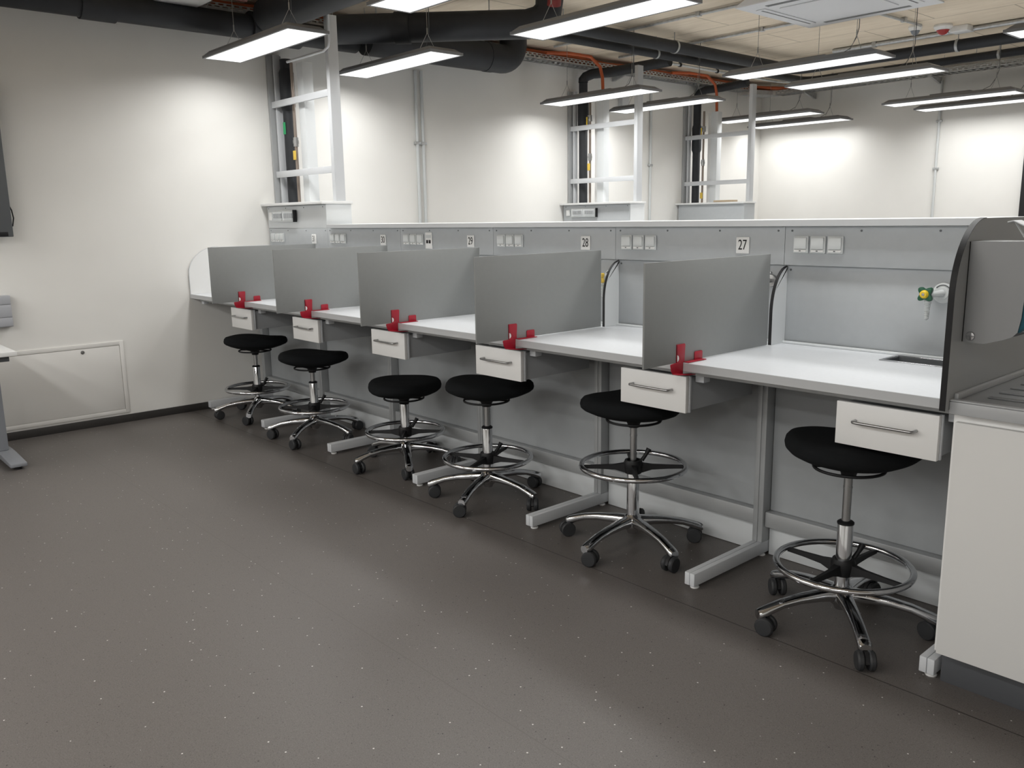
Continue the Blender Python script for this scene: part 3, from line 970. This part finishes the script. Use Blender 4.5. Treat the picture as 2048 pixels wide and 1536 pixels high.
def make_stool(label, loc, seat_z, ring_z, base_a, spoke_a, seat_a, tilt, casters):
    t = thing('lab_stool', label, 'stool', (loc[0], loc[1], 0), 0, 'black swivel lab stools')
    link('base_hub', cached('hub', hub_mesh), t)
    for k in range(5):
        a = math.radians(base_a + 72 * k)
        link('base_arm', cached('arm', arm_mesh), t, (0, 0, 0), (0, 0, a))
        c = link('caster', cached('fork', fork_mesh), t, (0.300 * math.cos(a), 0.300 * math.sin(a), 0), (0, 0, math.radians(casters[k])))
        for s in (-1, 1):
            link('wheel', cached('wheel', wheel_mesh), c, (0.016, s * 0.0178, 0.033))
    link('lower_tube', cached('lower', lower_mesh), t)
    link('collar', cached('collar', collar_mesh), t, (0, 0, 0.374))
    g = MB().tube([(0, 0, 0.372), (0, 0, seat_z - 0.05)], 0.0145, 18)
    g.tube([(0, 0, seat_z - 0.10), (0, 0, seat_z - 0.094)], 0.0158, 18)
    part('gas_lift', g, M['steel'], t)
    link('foot_ring', cached('ring', ring_mesh), t, (0, 0, ring_z))
    link('spoke_hub', cached('spoke', spoke_mesh), t, (0, 0, ring_z - 0.004), (0, 0, math.radians(spoke_a)))
    link('clamp_lever', cached('knob', knob_mesh), t, (0, 0, ring_z), (0, 0, math.radians(spoke_a * 0 - 60)))
    link('seat_mount', cached('mount', mount_mesh), t, (0, 0, seat_z - 0.060))
    link('release_ring', cached('lever', lever_mesh), t, (0, 0, seat_z - 0.028))
    link('seat', cached('seat', seat_mesh), t, (0, 0, seat_z - 0.014), (math.radians(tilt[0]), math.radians(tilt[1]), math.radians(seat_a)))
    return t

rr = random.Random(3)
def cas():
    return [rr.uniform(0, 360) for _ in range(5)]
make_stool('black swivel stool with chrome foot ring at workplace 31, farthest from the viewer', (0.533, 0.239), 0.525, 0.216, -111, 4, 45, (-2, 2), cas())
make_stool('black swivel stool with chrome foot ring at workplace 30', (1.425, 0.215), 0.505, 0.216, -129, 6, 45, (-2, 2), cas())
make_stool('black swivel stool with lowest seat, at workplace 29', (2.410, 0.262), 0.437, 0.212, -104, 2, -45, (0, 0), cas())
make_stool('black swivel stool with chrome foot ring at workplace 28', (3.205, 0.222), 0.548, 0.220, -137, -22, 45, (-2, 2), cas())
make_stool('black swivel stool with high-set foot ring at workplace 27', (4.155, 0.246), 0.600, 0.368, -161, 0, 100, (0, 0), cas())
make_stool('nearest black swivel stool, under the drawer beside the white sink cabinet', (5.140, 0.205), 0.603, 0.221, -121, 42, 45, (-1, 1), cas())

# ================================================================== SINK UNIT (right)
su = thing('sink_cabinet', 'white sink base cabinet with dark plinth at the right picture edge', 'cabinet', (5.531, 0.0, 0))
part('plinth', MB().box(0.004, 1.0, 0.075, 0.60, 0.0, 0.12), M['plinth'], su, 0.001, label='dark grey plinth')
part('carcass', MB().box(0.0, 1.0, 0.0205, 0.62, 0.122, 0.862), M['drawer'], su, 0.001)
part('door', MB().box(0.012, 0.6, 0.0, 0.019, 0.124, 0.838), M['doorwhite'], su, 0.0015)
part('door', MB().box(0.604, 1.0, 0.0, 0.019, 0.124, 0.838), M['doorwhite'], su, 0.0015)
st = thing('sink_worktop', 'grey grooved sink worktop on the white cabinet', 'worktop', (5.531, -0.022, 0.864))
part('slab', MB().box(0.0, 1.0, 0.0, 0.70, 0.0, 0.036), M['sinktop'], st, 0.003)
mb = MB()
mb.box(0.0, 1.0, 0.0, 0.022, 0.0362, 0.042)
part('raised_rim', mb, M['sinktop'], st, 0.003)
part('drainer', MB().box(0.013, 1.0, 0.0225, 0.69, 0.0361, 0.0375), M['drain'], st, label='dark grey drainer surface')
for i in range(5):
    part('drain_rib', MB().box(0.06, 0.9, 0.11 + i * 0.09, 0.135 + i * 0.09, 0.0376, 0.041), M['drain'], st, 0.002)
part('back_upstand', MB().box(0.0, 0.012, 0.03, 0.69, 0.0362, 0.055), M['sinktop'], st, 0.002)

sd = thing('soap_dispenser', 'grey metal soap dispenser with arm lever on the tall end panel', 'dispenser', (5.5305, 0.03, 0))
pr = [(0.0, 1.066), (0.058, 1.064)] + [(0.105, 1.079), (0.128, 1.089), (0.140, 1.103), (0.146, 1.14), (0.150, 1.22), (0.152, 1.30), (0.150, 1.345), (0.0, 1.345)]
part('housing', MB().prism(pr, 'y', 0.0, 0.0025).prism(pr, 'y', 0.10, 0.1025).prism([(0.0, 1.343), (0.16, 1.343), (0.16, 1.346), (0.0, 1.346)], 'y', 0.0026, 0.0999).prism([(0.0, 1.066), (0.003, 1.066), (0.003, 1.343), (0.0, 1.343)], 'y', 0.0026, 0.0999), M['soap'], sd, 0.0, ang=20)
part('bottle', MB().prism([(0.03, 1.085), (0.142, 1.10), (0.170, 1.13), (0.172, 1.26), (0.150, 1.30), (0.03, 1.31)], 'y', 0.006, 0.097), M['teal'], sd, 0.008, label='teal soap bottle')
part('gap_strip', MB().box(-0.0005, 0.0025, -0.0012, 0.0, 1.066, 1.345), M['black'], sd)  # black strip drawn for the dark gap against the end panel
bt = part('button', MB().lathe([(0, -0.004), (0.011, -0.0035), (0.013, 0.0)], 24, (0.022, 0, 1.083), 'y'), M['chrome'], sd, label='chrome disc with slots')
part('slot', MB().box(0.011, 0.033, -0.0048, -0.0041, 1.0822, 1.0838).box(0.0212, 0.0228, -0.0048, -0.0041, 1.073, 1.0820), M['darkgrey'], bt)
lv = MB()
lv.prism([(0.085, 1.3985), (0.100, 1.4025), (0.30, 1.305), (0.30, 1.3015), (0.1, 1.399), (0.086, 1.3955)], 'y', 0.012, 0.075)
lv.prism([(0.088, 1.3955), (0.091, 1.3955), (0.122, 1.3465), (0.119, 1.3465)], 'y', 0.060, 0.070)
part('arm_lever', lv, M['alulight'], sd, 0.001, label='pale metal arm lever')
part('lever_slot', MB().box(0.118, 0.124, 0.03, 0.05, 1.387, 1.3925).box(0.134, 0.140, 0.03, 0.05, 1.379, 1.3845), M['darkgrey'], sd)

# ================================================================== CEILING LAMPS
def lamp_proto(top, watts=LAMP_W, spread=LAMP_SPREAD):
    t = thing('pendant_lamp', '', 'lamp', (0, 0, 2.5), 0, 'suspended panel lamps')
    Lx, Ly = 0.625, 0.145
    mb = MB()
    bm = mb.bm
    # frame: rim plus sloped upper body
    lay = [(Lx, Ly, 0.0), (Lx, Ly, 0.018), (Lx - 0.012, Ly - 0.006, 0.020), (Lx - 0.055, Ly - 0.03, 0.046), (Lx - 0.06, Ly - 0.035, 0.048)]
    rings = [[bm.verts.new((sx * a, sy * b, z)) for sx, sy in ((-1, -1), (1, -1), (1, 1), (-1, 1))] for a, b, z in lay]
    inner = [bm.verts.new((sx * (Lx - 0.014), sy * (Ly - 0.014), 0.0)) for sx, sy in ((-1, -1), (1, -1), (1, 1), (-1, 1))]
    inner2 = [bm.verts.new((sx * (Lx - 0.014), sy * (Ly - 0.014), 0.006)) for sx, sy in ((-1, -1), (1, -1), (1, 1), (-1, 1))]
    for A, B in list(zip(rings, rings[1:])) + [(inner, rings[0]), (inner2, inner)]:
        for j in range(4):
            bm.faces.new((A[j], A[(j + 1) % 4], B[(j + 1) % 4], B[j]))
    bm.faces.new(rings[-1])
    bm.faces.new(inner2)
    part('housing', mb, M['lampgrey'], t, ang=25)
    part('diffuser', MB().box(-Lx + 0.0145, Lx - 0.0145, -Ly + 0.0145, Ly - 0.0145, 0.001, 0.005), M['glow'], t, label='glowing white diffuser')
    part('gear_box', MB().box(-0.19, 0.19, -0.05, 0.05, 0.0485, 0.066), M['lampgrey'], t, 0.004)
    for s in (-1, 1):
        x = s * 0.40
        w = MB()
        w.tube([(x, 0, 0.20), (x, 0, top)], 0.0022, 6)
        w.tube([(x, 0, 0.165), (x, 0, 0.205)], 0.005, 8)
        w.tube([(x, 0, 0.17), (x - 0.02, -0.06, 0.05)], 0.0018, 6)
        w.tube([(x, 0, 0.17), (x + 0.02, 0.06, 0.05)], 0.0018, 6)
        part('suspension_wire', w, M['steel'], t)
    part('power_cable', MB().tube([(0.41, 0.01, top), (0.41, 0.01, 0.22), (0.39, 0.02, 0.16), (0.34, 0.03, 0.09), (0.26, 0.03, 0.058), (0.18, 0.02, 0.057)], 0.0028, 8), M['darkgrey'], t)
    ld = bpy.data.lights.new('lamp_light', 'AREA')
    ld.shape = 'RECTANGLE'
    ld.size = 2 * Lx - 0.04
    ld.size_y = 2 * Ly - 0.04
    ld.energy = watts
    ld.color = LAMP_COL
    ld.spread = spread
    lo = bpy.data.objects.new('lamp_light', ld)
    COL.objects.link(lo)
    lo.parent = t
    lo.location = (0, 0, -0.002)
    return t
lampA = lamp_proto(0.482)
lampB = lamp_proto(0.548)
lampC = lamp_proto(0.548, FILL_W, FILL_SPREAD)
lampD = lamp_proto(0.548, BACK_W)
lamps = [
    (0.93, 0.26, 2.565, 'lit grey pendant lamp at the upper left, nearest the left wall'),
    (0.87, 1.37, 2.565, 'lit grey pendant lamp just right of the left service frame'),
    (2.93, 0.34, 2.565, 'lit pendant lamp cut by the top edge, left of the picture centre'),
    (2.86, 1.44, 2.560, 'long lit pendant lamp cut by the top edge near the picture centre'),
    (0.885, 3.60, 2.5, 'lit pendant lamp in front of the middle service frame, left of a pair'),
    (0.865, 4.60, 2.5, 'lit pendant lamp in front of the middle service frame, right of a pair'),
    (2.935, 3.63, 2.5, 'lit pendant lamp below the ceiling cassette, upper left of a pair'),
    (2.925, 4.57, 2.5, 'lit pendant lamp below the ceiling cassette, lower right of a pair'),
    (0.885, 6.44, 2.5, 'lit pendant lamp behind the farthest service frame post'),
    (0.755, 7.36, 2.5, 'lowest lit pendant lamp in the picture, near the corner of the back wall'),
    (2.86, 6.54, 2.5, 'lit pendant lamp at the right edge before the back wall, upper of a pair'),
    (2.87, 7.27, 2.5, 'lit pendant lamp at the right edge before the back wall, lower of a pair'),
    (4.98, 3.62, 2.5, 'lit pendant lamp whose tip shows at the right picture edge'),
]
lampA.location = lamps[0][:3]
lampA['label'] = lamps[0][3]
lampB.location = lamps[4][:3]
lampB['label'] = lamps[4][3]
lampD.location = lamps[8][:3]
lampD['label'] = lamps[8][3]
for i, (x, y, z, l) in enumerate(lamps):
    if i not in (0, 4, 8):
        dup(lampA if z > 2.55 else lampD if y > 6 else lampB, (x, y, z), 0, l)
out = [(4.98, 4.6), (4.98, 0.3), (4.98, 1.4), (4.98, 6.5), (4.98, 7.3), (7.05, 3.6), (7.05, 4.6), (7.05, 6.5)]  # unseen lamps added beside the visible rows to light the room
for x, y in out:
    dup(lampB, (x, y, 2.5), 0, 'unseen lit pendant lamp added to light the room, continuing the lamp rows', 'unseen pendant lamps added for light')
lampC['label'] = 'unseen lit pendant lamp added behind the viewer as front fill'
lampC['group'] = 'unseen pendant lamps added for light'
lampC.location = (0.9, -3.3, 2.5)
for y in (-7.2, -6.2, -4.3, -3.3):  # unseen lamp rows added behind the viewer to fill the front faces
    for x in (0.9, 2.95, 4.98, 7.05):
        if (x, y) != (0.9, -3.3):
            dup(lampC, (x, y, 2.5), 0, 'unseen lit pendant lamp added behind the viewer as front fill', 'unseen pendant lamps added for light')

# ================================================================== CEILING CASSETTE, DETECTORS, CONDUITS
ac = thing('air_conditioner', 'white ceiling air conditioning cassette at the top right', 'air conditioner', (3.50, 3.045, 2.75))
mb = MB()
mb.prism([(-0.475, 0.0), (0.475, 0.0), (0.475, 0.012), (0.40, 0.045), (-0.40, 0.045), (-0.475, 0.012)], 'y', -0.475, 0.475)
part('cover', mb, M['acwhite'], ac, 0.006)
part('body', MB().box(-0.41, 0.41, -0.41, 0.41, 0.046, 0.299), M['galv'], ac, 0.004)
part('grille', MB().box(-0.27, 0.27, -0.27, 0.27, -0.008, -0.0003), M['acwhite'], ac, 0.006)
for s in (-1, 1):
    part('air_slot', MB().box(-0.30, 0.30, s * 0.375 - 0.02, s * 0.375 + 0.02, -0.0015, -0.0002), M['darkgrey'], ac)
    f = part('louvre', MB().box(s * 0.375 - 0.035, s * 0.375 + 0.035, -0.33, 0.33, -0.006, -0.0003), M['acwhite'], ac, 0.003)
    part('air_slot', MB().box(s * 0.375 - 0.006, s * 0.375 + 0.006, -0.31, 0.31, -0.0068, -0.0061), M['darkgrey'], f)

for nm, x, y, lens, lab, cat, R in (('smoke_detector', 2.90, 5.55, 'greylens', 'white round detector with grey lens on the ceiling, left of the red one', 'detector', 0.055),
                                 ('alarm_beacon', 3.07, 5.72, 'redlamp', 'white fire alarm beacon with red lens on the ceiling', 'alarm', 0.075)):
    t = thing(nm, lab, cat, (x, y, HC))
    part('base', MB().lathe([(0, -0.001), (R, -0.001), (R + 0.004, -0.02), (R * 0.8, -0.045), (0, -0.046)], 32), M['white'], t)
    part('lens', MB().lathe([(0, -0.0465), (R * 0.72, -0.0465), (R * 0.45, -0.075), (R * 0.2, -0.085), (0, -0.086)], 28), M[lens], t)
eb = thing('junction_box', 'white square box on the ceiling beside the red alarm beacon', 'box', (3.15, 5.92, HC))
part('box', MB().box(-0.08, 0.08, -0.08, 0.08, -0.05, -0.001), M['white'], eb, 0.004)
part('cable_gland', MB().tube([(-0.08, 0, -0.025), (-0.11, 0, -0.025)], 0.015, 12), M['black'], eb)

def ceil_conduit(p0, p1, label, group='thin conduits on the ceiling', n=6, r=0.013, m='galv'):
    t = thing('ceiling_conduit', label, 'conduit', p0, 0, group)
    d = Vector(p1) - Vector(p0)
    part('tube', MB().tube([(0, 0, 0), d], r, 10), M[m], t)
    for i in range(n):
        c = d * ((i + 0.5) / n)
        part('clip', MB().box(c.x - 0.02, c.x + 0.02, c.y - 0.02, c.y + 0.02, -r - 0.003, HC - p0[2] - 0.001), M['galv'], t, 0.002)
    return t
ceil_conduit((0.35, 3.565, 3.030), (7.0, 3.565, 3.030), 'thin ceiling conduit nearer the viewer, above the middle lamp pair')
ceil_conduit((0.35, 4.50, 3.030), (7.0, 4.50, 3.030), 'thin ceiling conduit farther from the viewer, ending at the cassette edge')
ceil_conduit((1.9, 5.98, 3.025), (7.0, 5.98, 3.025), 'thick ceiling rail behind the red alarm beacon', None, 6, 0.02)
ceil_conduit((2.95, 4.2, 3.025), (2.99, 5.45, 3.025), 'short ceiling conduit from the cassette to the detectors', None, 2, 0.012)

# ================================================================== BIG BLACK DUCTS
def duct(name, label, path, r, bands=(), seg=28, group='black insulated ducts', m='duct', hang=()):
    p0 = Vector(path[0])
    t = thing(name, label, 'duct', path[0], 0, group)
    pts = [Vector(p) - p0 for p in path]
    part('pipe', MB().tube(pts, r, seg), M[m], t, ang=50)
    for (hx, hy, hz) in hang:
        part('hanger', MB().tube([(hx - p0.x, hy - p0.y, hz - p0.z), (hx - p0.x, hy - p0.y, HC - 0.001 - p0.z)], 0.005, 8), M['galv'], t)
    for (a, b, rb) in bands:
        part('sleeve', MB().tube([Vector(a) - p0, Vector(b) - p0], rb, seg), M[m], t)
    return t
def bend(c, r, d0, d1, n=8):
    """quarter bend from c - d0*r to c + d1*r"""
    d0, d1 = Vector(d0), Vector(d1)
    c = Vector(c)
    return [c - d0 * r + d0 * r * math.sin(PI / 2 * i / n) + d1 * r * (1 - math.cos(PI / 2 * i / n)) for i in range(n + 1)]
duct('ventilation_duct', 'long black duct along the top of the left wall', [(0.27, -5.9, 2.83), (0.27, 0.45, 2.83), (0.27, 1.40, 2.83)], 0.085,
     [((0.27, -0.66, 2.83), (0.27, -0.44, 2.83), 0.097), ((0.27, 0.5, 2.83), (0.27, 0.9, 2.83), 0.11)], hang=[(0.27, y, 2.91) for y in (-3.5, -1.9, 0.2, 1.2)])
duct('ventilation_duct', 'thick black duct with elbow ending right of the second lamp',
     [(0.335, 1.45, 2.85), (0.335, 2.84, 2.85)] + bend((0.335, 3.05, 2.85), 0.15, (0, 1, 0), (0, 0, 1), 8) + [(0.335, 3.05, 3.049)], 0.125,
     [((0.335, 2.70, 2.85), (0.335, 2.78, 2.85), 0.129)])
duct('ventilation_duct', 'thick black duct crossing the ceiling from the left wall toward the right', [(0.40, 0.60, 2.90), (8.5, 0.60, 2.90)], 0.125, hang=[(x, 0.60, 3.02) for x in (0.9, 2.6, 4.4, 6.4)])
duct('ventilation_duct', 'black duct running diagonally under the ceiling right of the first lamp',
     [(0.50, 1.04, 2.84), (1.55, 2.09, 2.84), (1.62, 2.16, 2.87), (1.66, 2.20, 2.93), (1.67, 2.21, 3.049)], 0.105,
     [((0.85, 1.39, 2.84), (0.93, 1.47, 2.84), 0.115)], hang=[(0.75, 1.29, 2.94), (1.35, 1.89, 2.94)])
red = solo('red_pipe_end', MB().tube([(1.80, 2.12, 2.93), (1.83, 2.10, 3.0), (1.84, 2.09, 3.049)], 0.05, 18), mat('dull_red', (0.20, 0.02, 0.018, 1), 0.5), 'short red pipe stub at the top edge beside the black elbow', 'pipe')

def pipe_clamps(label_pipe, path, r, clamps, label):
    t = duct('insulated_pipe', label, path, r, group='black insulated pipes', seg=20)
    p0 = Vector(path[0])
    for (p, ax) in clamps:
        p = Vector(p) - p0
        if ax == 'y':
            part('clamp', MB().lathe([(r + 0.001, -0.012), (r + 0.006, -0.012), (r + 0.006, 0.012), (r + 0.001, 0.012)], 24, tuple(p), 'y').tube([p + Vector((0, 0, r + 0.004)), (p.x, p.y, HC - p0.z - 0.001)], 0.004, 8), M['galv'], t)
        else:
            part('clamp', MB().lathe([(r + 0.001, -0.012), (r + 0.006, -0.012), (r + 0.006, 0.012), (r + 0.001, 0.012)], 24, tuple(p), 'x').tube([p + Vector((0, 0, r + 0.004)), (p.x, p.y, HC - p0.z - 0.001)], 0.004, 8), M['galv'], t)
    return t
z1 = 2.925
pipe_clamps('', [(1.40, 2.33, z1), (1.40, 5.95, z1)] + bend((1.40, 6.12, z1), 0.15, (0, 1, 0), (1, 0, 0), 6) + [(8.5, 6.12, z1)], 0.052,
            [((1.40, 2.62, z1), 'y'), ((1.40, 4.05, z1), 'y'), ((3.05, 6.12, z1), 'x')], 'black insulated pipe with white clamps turning along the back wall, thicker of two')
z2 = 2.895
pipe_clamps('', [(1.19, 2.33, z2), (1.19, 6.55, z2)] + bend((1.19, 6.73, z2), 0.15, (0, 1, 0), (1, 0, 0), 6) + [(8.5, 6.73, z2)], 0.038,
            [((1.19, 2.58, z2), 'y'), ((1.19, 4.05, z2), 'y'), ((3.2, 6.73, z2), 'x')], 'black insulated pipe with white clamps turning along the back wall, thinner of two')
pipe_clamps('', [(0.13, 4.20, 2.783), (0.13, 4.20, 2.81), (0.145, 4.22, 2.84), (0.20, 4.27, 2.868), (0.34, 4.38, 2.875), (1.02, 4.48, 2.90)], 0.05, [], 'short black pipe bend above the middle service frame')
duct('insulated_pipe', 'black pipe bend above the farthest service frame', [(0.13, 6.16, 2.783), (0.13, 6.16, 2.81), (0.145, 6.18, 2.84), (0.20, 6.22, 2.868), (0.36, 6.30, 2.88), (0.70, 6.32, 2.90)], 0.045, group='black insulated pipes', seg=18)
# silver water pipes below the ceiling
t = duct('water_pipe', 'silver water pipe running under the ceiling beside the orange cables', [(0.78, 4.75, 2.945), (0.78, 6.7, 2.945)] + bend((0.78, 6.97, 2.945), 0.2, (0, 1, 0), (1, 0, 0), 6) + [(8.0, 6.97, 2.945)], 0.016, group='silver water pipes', m='galv', seg=12)
for y in (4.95, 5.6, 6.25):
    part('clamp', MB().lathe([(0.017, -0.012), (0.022, -0.012), (0.022, 0.012), (0.017, 0.012)], 16, (0, y - 4.75, 0), 'y').tube([(0, y - 4.75, 0.02), (0, y - 4.75, HC - 2.945 - 0.001)], 0.003, 6), M['black'], t)
for x in (2.3, 2.9, 3.4):
    part('clamp', MB().lathe([(0.017, -0.012), (0.022, -0.012), (0.022, 0.012), (0.017, 0.012)], 16, (x - 0.78, 2.22, 0), 'x').tube([(x - 0.78, 2.22, 0.02), (x - 0.78, 2.22, HC - 2.945 - 0.001)], 0.003, 6), M['galv'], t)
duct('water_pipe', 'short silver pipe branch above the middle service frame', [(0.55, 4.72, 2.95), (1.12, 4.66, 2.96)], 0.014, group='silver water pipes', m='galv', seg=12)
# thin bent pipe beside the first lamp
duct('service_pipe', 'thin pale pipe slung beside the first lamp, bent up at its end', [(0.36, 0.742, 2.60), (0.9, 0.742, 2.60), (0.96, 0.742, 2.62), (0.975, 0.742, 2.66), (0.975, 0.742, 3.049)], 0.010, group='thin service pipes', m='alulight', seg=12)

# ================================================================== CABLE TRAYS AND ORANGE CABLES
def tray(label, p0, p1, wdt=0.17, h=0.05):
    """perforated U tray from p0 to p1 (along x or y)"""
    t = thing('cable_tray', label, 'cable tray', p0, 0, 'perforated cable trays')
    along_y = abs(p1[1] - p0[1]) > abs(p1[0] - p0[0])
    Lg = (p1[1] - p0[1]) if along_y else (p1[0] - p0[0])
    def bx(mb, a0, a1, c0, c1, z0, z1):
        if along_y:
            mb.box(c0, c1, a0, a1, z0, z1)
        else:
            mb.box(a0, a1, c0, c1, z0, z1)
    for s in (-1, 1):
        c0, c1 = s * wdt / 2 - 0.0012, s * wdt / 2 + 0.0012
        mb = MB()
        bx(mb, 0, Lg, c0, c1, 0.0, 0.012)
        bx(mb, 0, Lg, c0, c1, 0.026, 0.034)
        bx(mb, 0, Lg, c0 - 0.002, c1 + 0.002, h - 0.006, h)
        a = 0.0
        while a < Lg:
            bx(mb, a, min(a + 0.022, Lg), c0, c1, 0.012, 0.026)
            bx(mb, min(a + 0.03, Lg), min(a + 0.052, Lg), c0, c1, 0.034, h - 0.006)
            a += 0.06
        part('side_rail', mb, M['galv'], t)
    mb = MB()
    for c in (-0.5, -0.18, 0.18):
        bx(mb, 0, Lg, c * wdt, c * wdt + 0.32 * wdt * (0.5 if c == -0.18 else 1) , -0.0012, 0.0)
    a = 0.0
    while a < Lg:
        bx(mb, a, min(a + 0.03, Lg), -wdt / 2, wdt / 2, -0.0012, 0.0)
        a += 0.07
    part('bottom', mb, M['galv'], t)
    a = 0.4
    while a < Lg:
        if along_y:
            part('bracket', MB().prism([(-p0[0] + 0.003, -0.005), (wdt / 2 + 0.01, -0.005), (wdt / 2 + 0.01, -0.02), (-p0[0] + 0.03, -0.075), (-p0[0] + 0.003, -0.075)], 'y', a - 0.012, a + 0.012), M['galv'], t)
        else:
            part('bracket', MB().prism([(YB - p0[1] - 0.003, -0.005), (-wdt / 2 - 0.01, -0.005), (-wdt / 2 - 0.01, -0.02), (YB - p0[1] - 0.03, -0.075), (YB - p0[1] - 0.003, -0.075)], 'x', a - 0.012, a + 0.012), M['galv'], t)
        a += 1.5
    return t
tray('perforated steel cable tray high along the left wall', (0.112, -1.6, 2.935), (0.112, 7.15, 2.935))
tray('perforated steel cable tray high along the back wall', (0.36, 7.55, 2.895), (6.5, 7.55, 2.895))
cn = thing('tray_corner', 'angled steel corner piece between the two cable trays', 'cable tray', (0.2, 7.36, 2.90))
mb = MB()
mb.prism([(-0.16, -0.2), (0.01, -0.2), (0.12, 0.10), (0.12, 0.27), (-0.10, 0.27)], 'z', -0.002, 0.0)
part('plate', mb, M['galv'], cn)
part('side_rail', MB().prism([(0.01, -0.2), (0.013, -0.2), (0.123, 0.10), (0.12, 0.10)], 'z', 0.0, 0.05), M['galv'], cn)
for i in range(3):
    rc = random.Random(20 + i)
    pts = []
    y = -1.4
    while y < 7.0:
        pts.append((0.064 + 0.047 * i, y, 2.992 + rc.uniform(0, 0.02)))
        y += 0.35
    o_ = 0.05 * i
    pts += [(0.064 + 0.047 * i, 7.20 - o_, 2.995), (0.125 + 0.035 * i, 7.36 - o_, 2.99), (0.25 + 0.03 * i, 7.50 - o_, 2.98), (0.45, 7.588 - o_, 2.968), (0.7, 7.589 - o_, 2.945), (1.0, 7.589 - o_, 2.918)]
    solo('orange_cable', MB().tube(pts, 0.0165, 10), M['orange'], 'thick orange cable lying in the trays along the left wall', 'cable', 'orange cables in the tray', ang=60)
for i, (y, zt) in enumerate(((CY[1], 2.70), (CY[2], 2.70))):
    lab = ['orange cable dropping into the cable trunk of the middle service frame', 'orange cable dropping into the cable trunk of the farthest service frame'][i]
    solo('orange_cable', MB().tube([(0.235, y - 0.45, 2.99), (0.29, y - 0.2, 3.005), (0.355, y + 0.05, 2.99), (0.385, y + 0.16, 2.90), (0.39, y + 0.19, 2.80), (0.395, y + 0.197, 2.602)], 0.016, 10), M['orange'], lab, 'cable', ang=60)
# paper-like white hanging sheet end at the upper left and reddish pipe behind it
solo('copper_pipe', MB().tube([(0.42, 0.14, 2.99), (0.42, 0.42, 2.99)], 0.03, 16), mat('brown_pipe', (0.16, 0.06, 0.045, 1), 0.5), 'brown pipe under the ceiling above the first lamp', 'pipe')
lc = thing('ceiling_access_point', 'white rounded plastic unit at the top edge above the left wall', 'device', (0.44, -0.04, HC))
part('case', MB().box(-0.18, 0.18, -0.16, 0.16, -0.15, -0.10).prism(arc(0, 0, 0.16, 0, 360, 32)[:-1], 'z', -0.10, -0.001), M['white'], lc, 0.02)
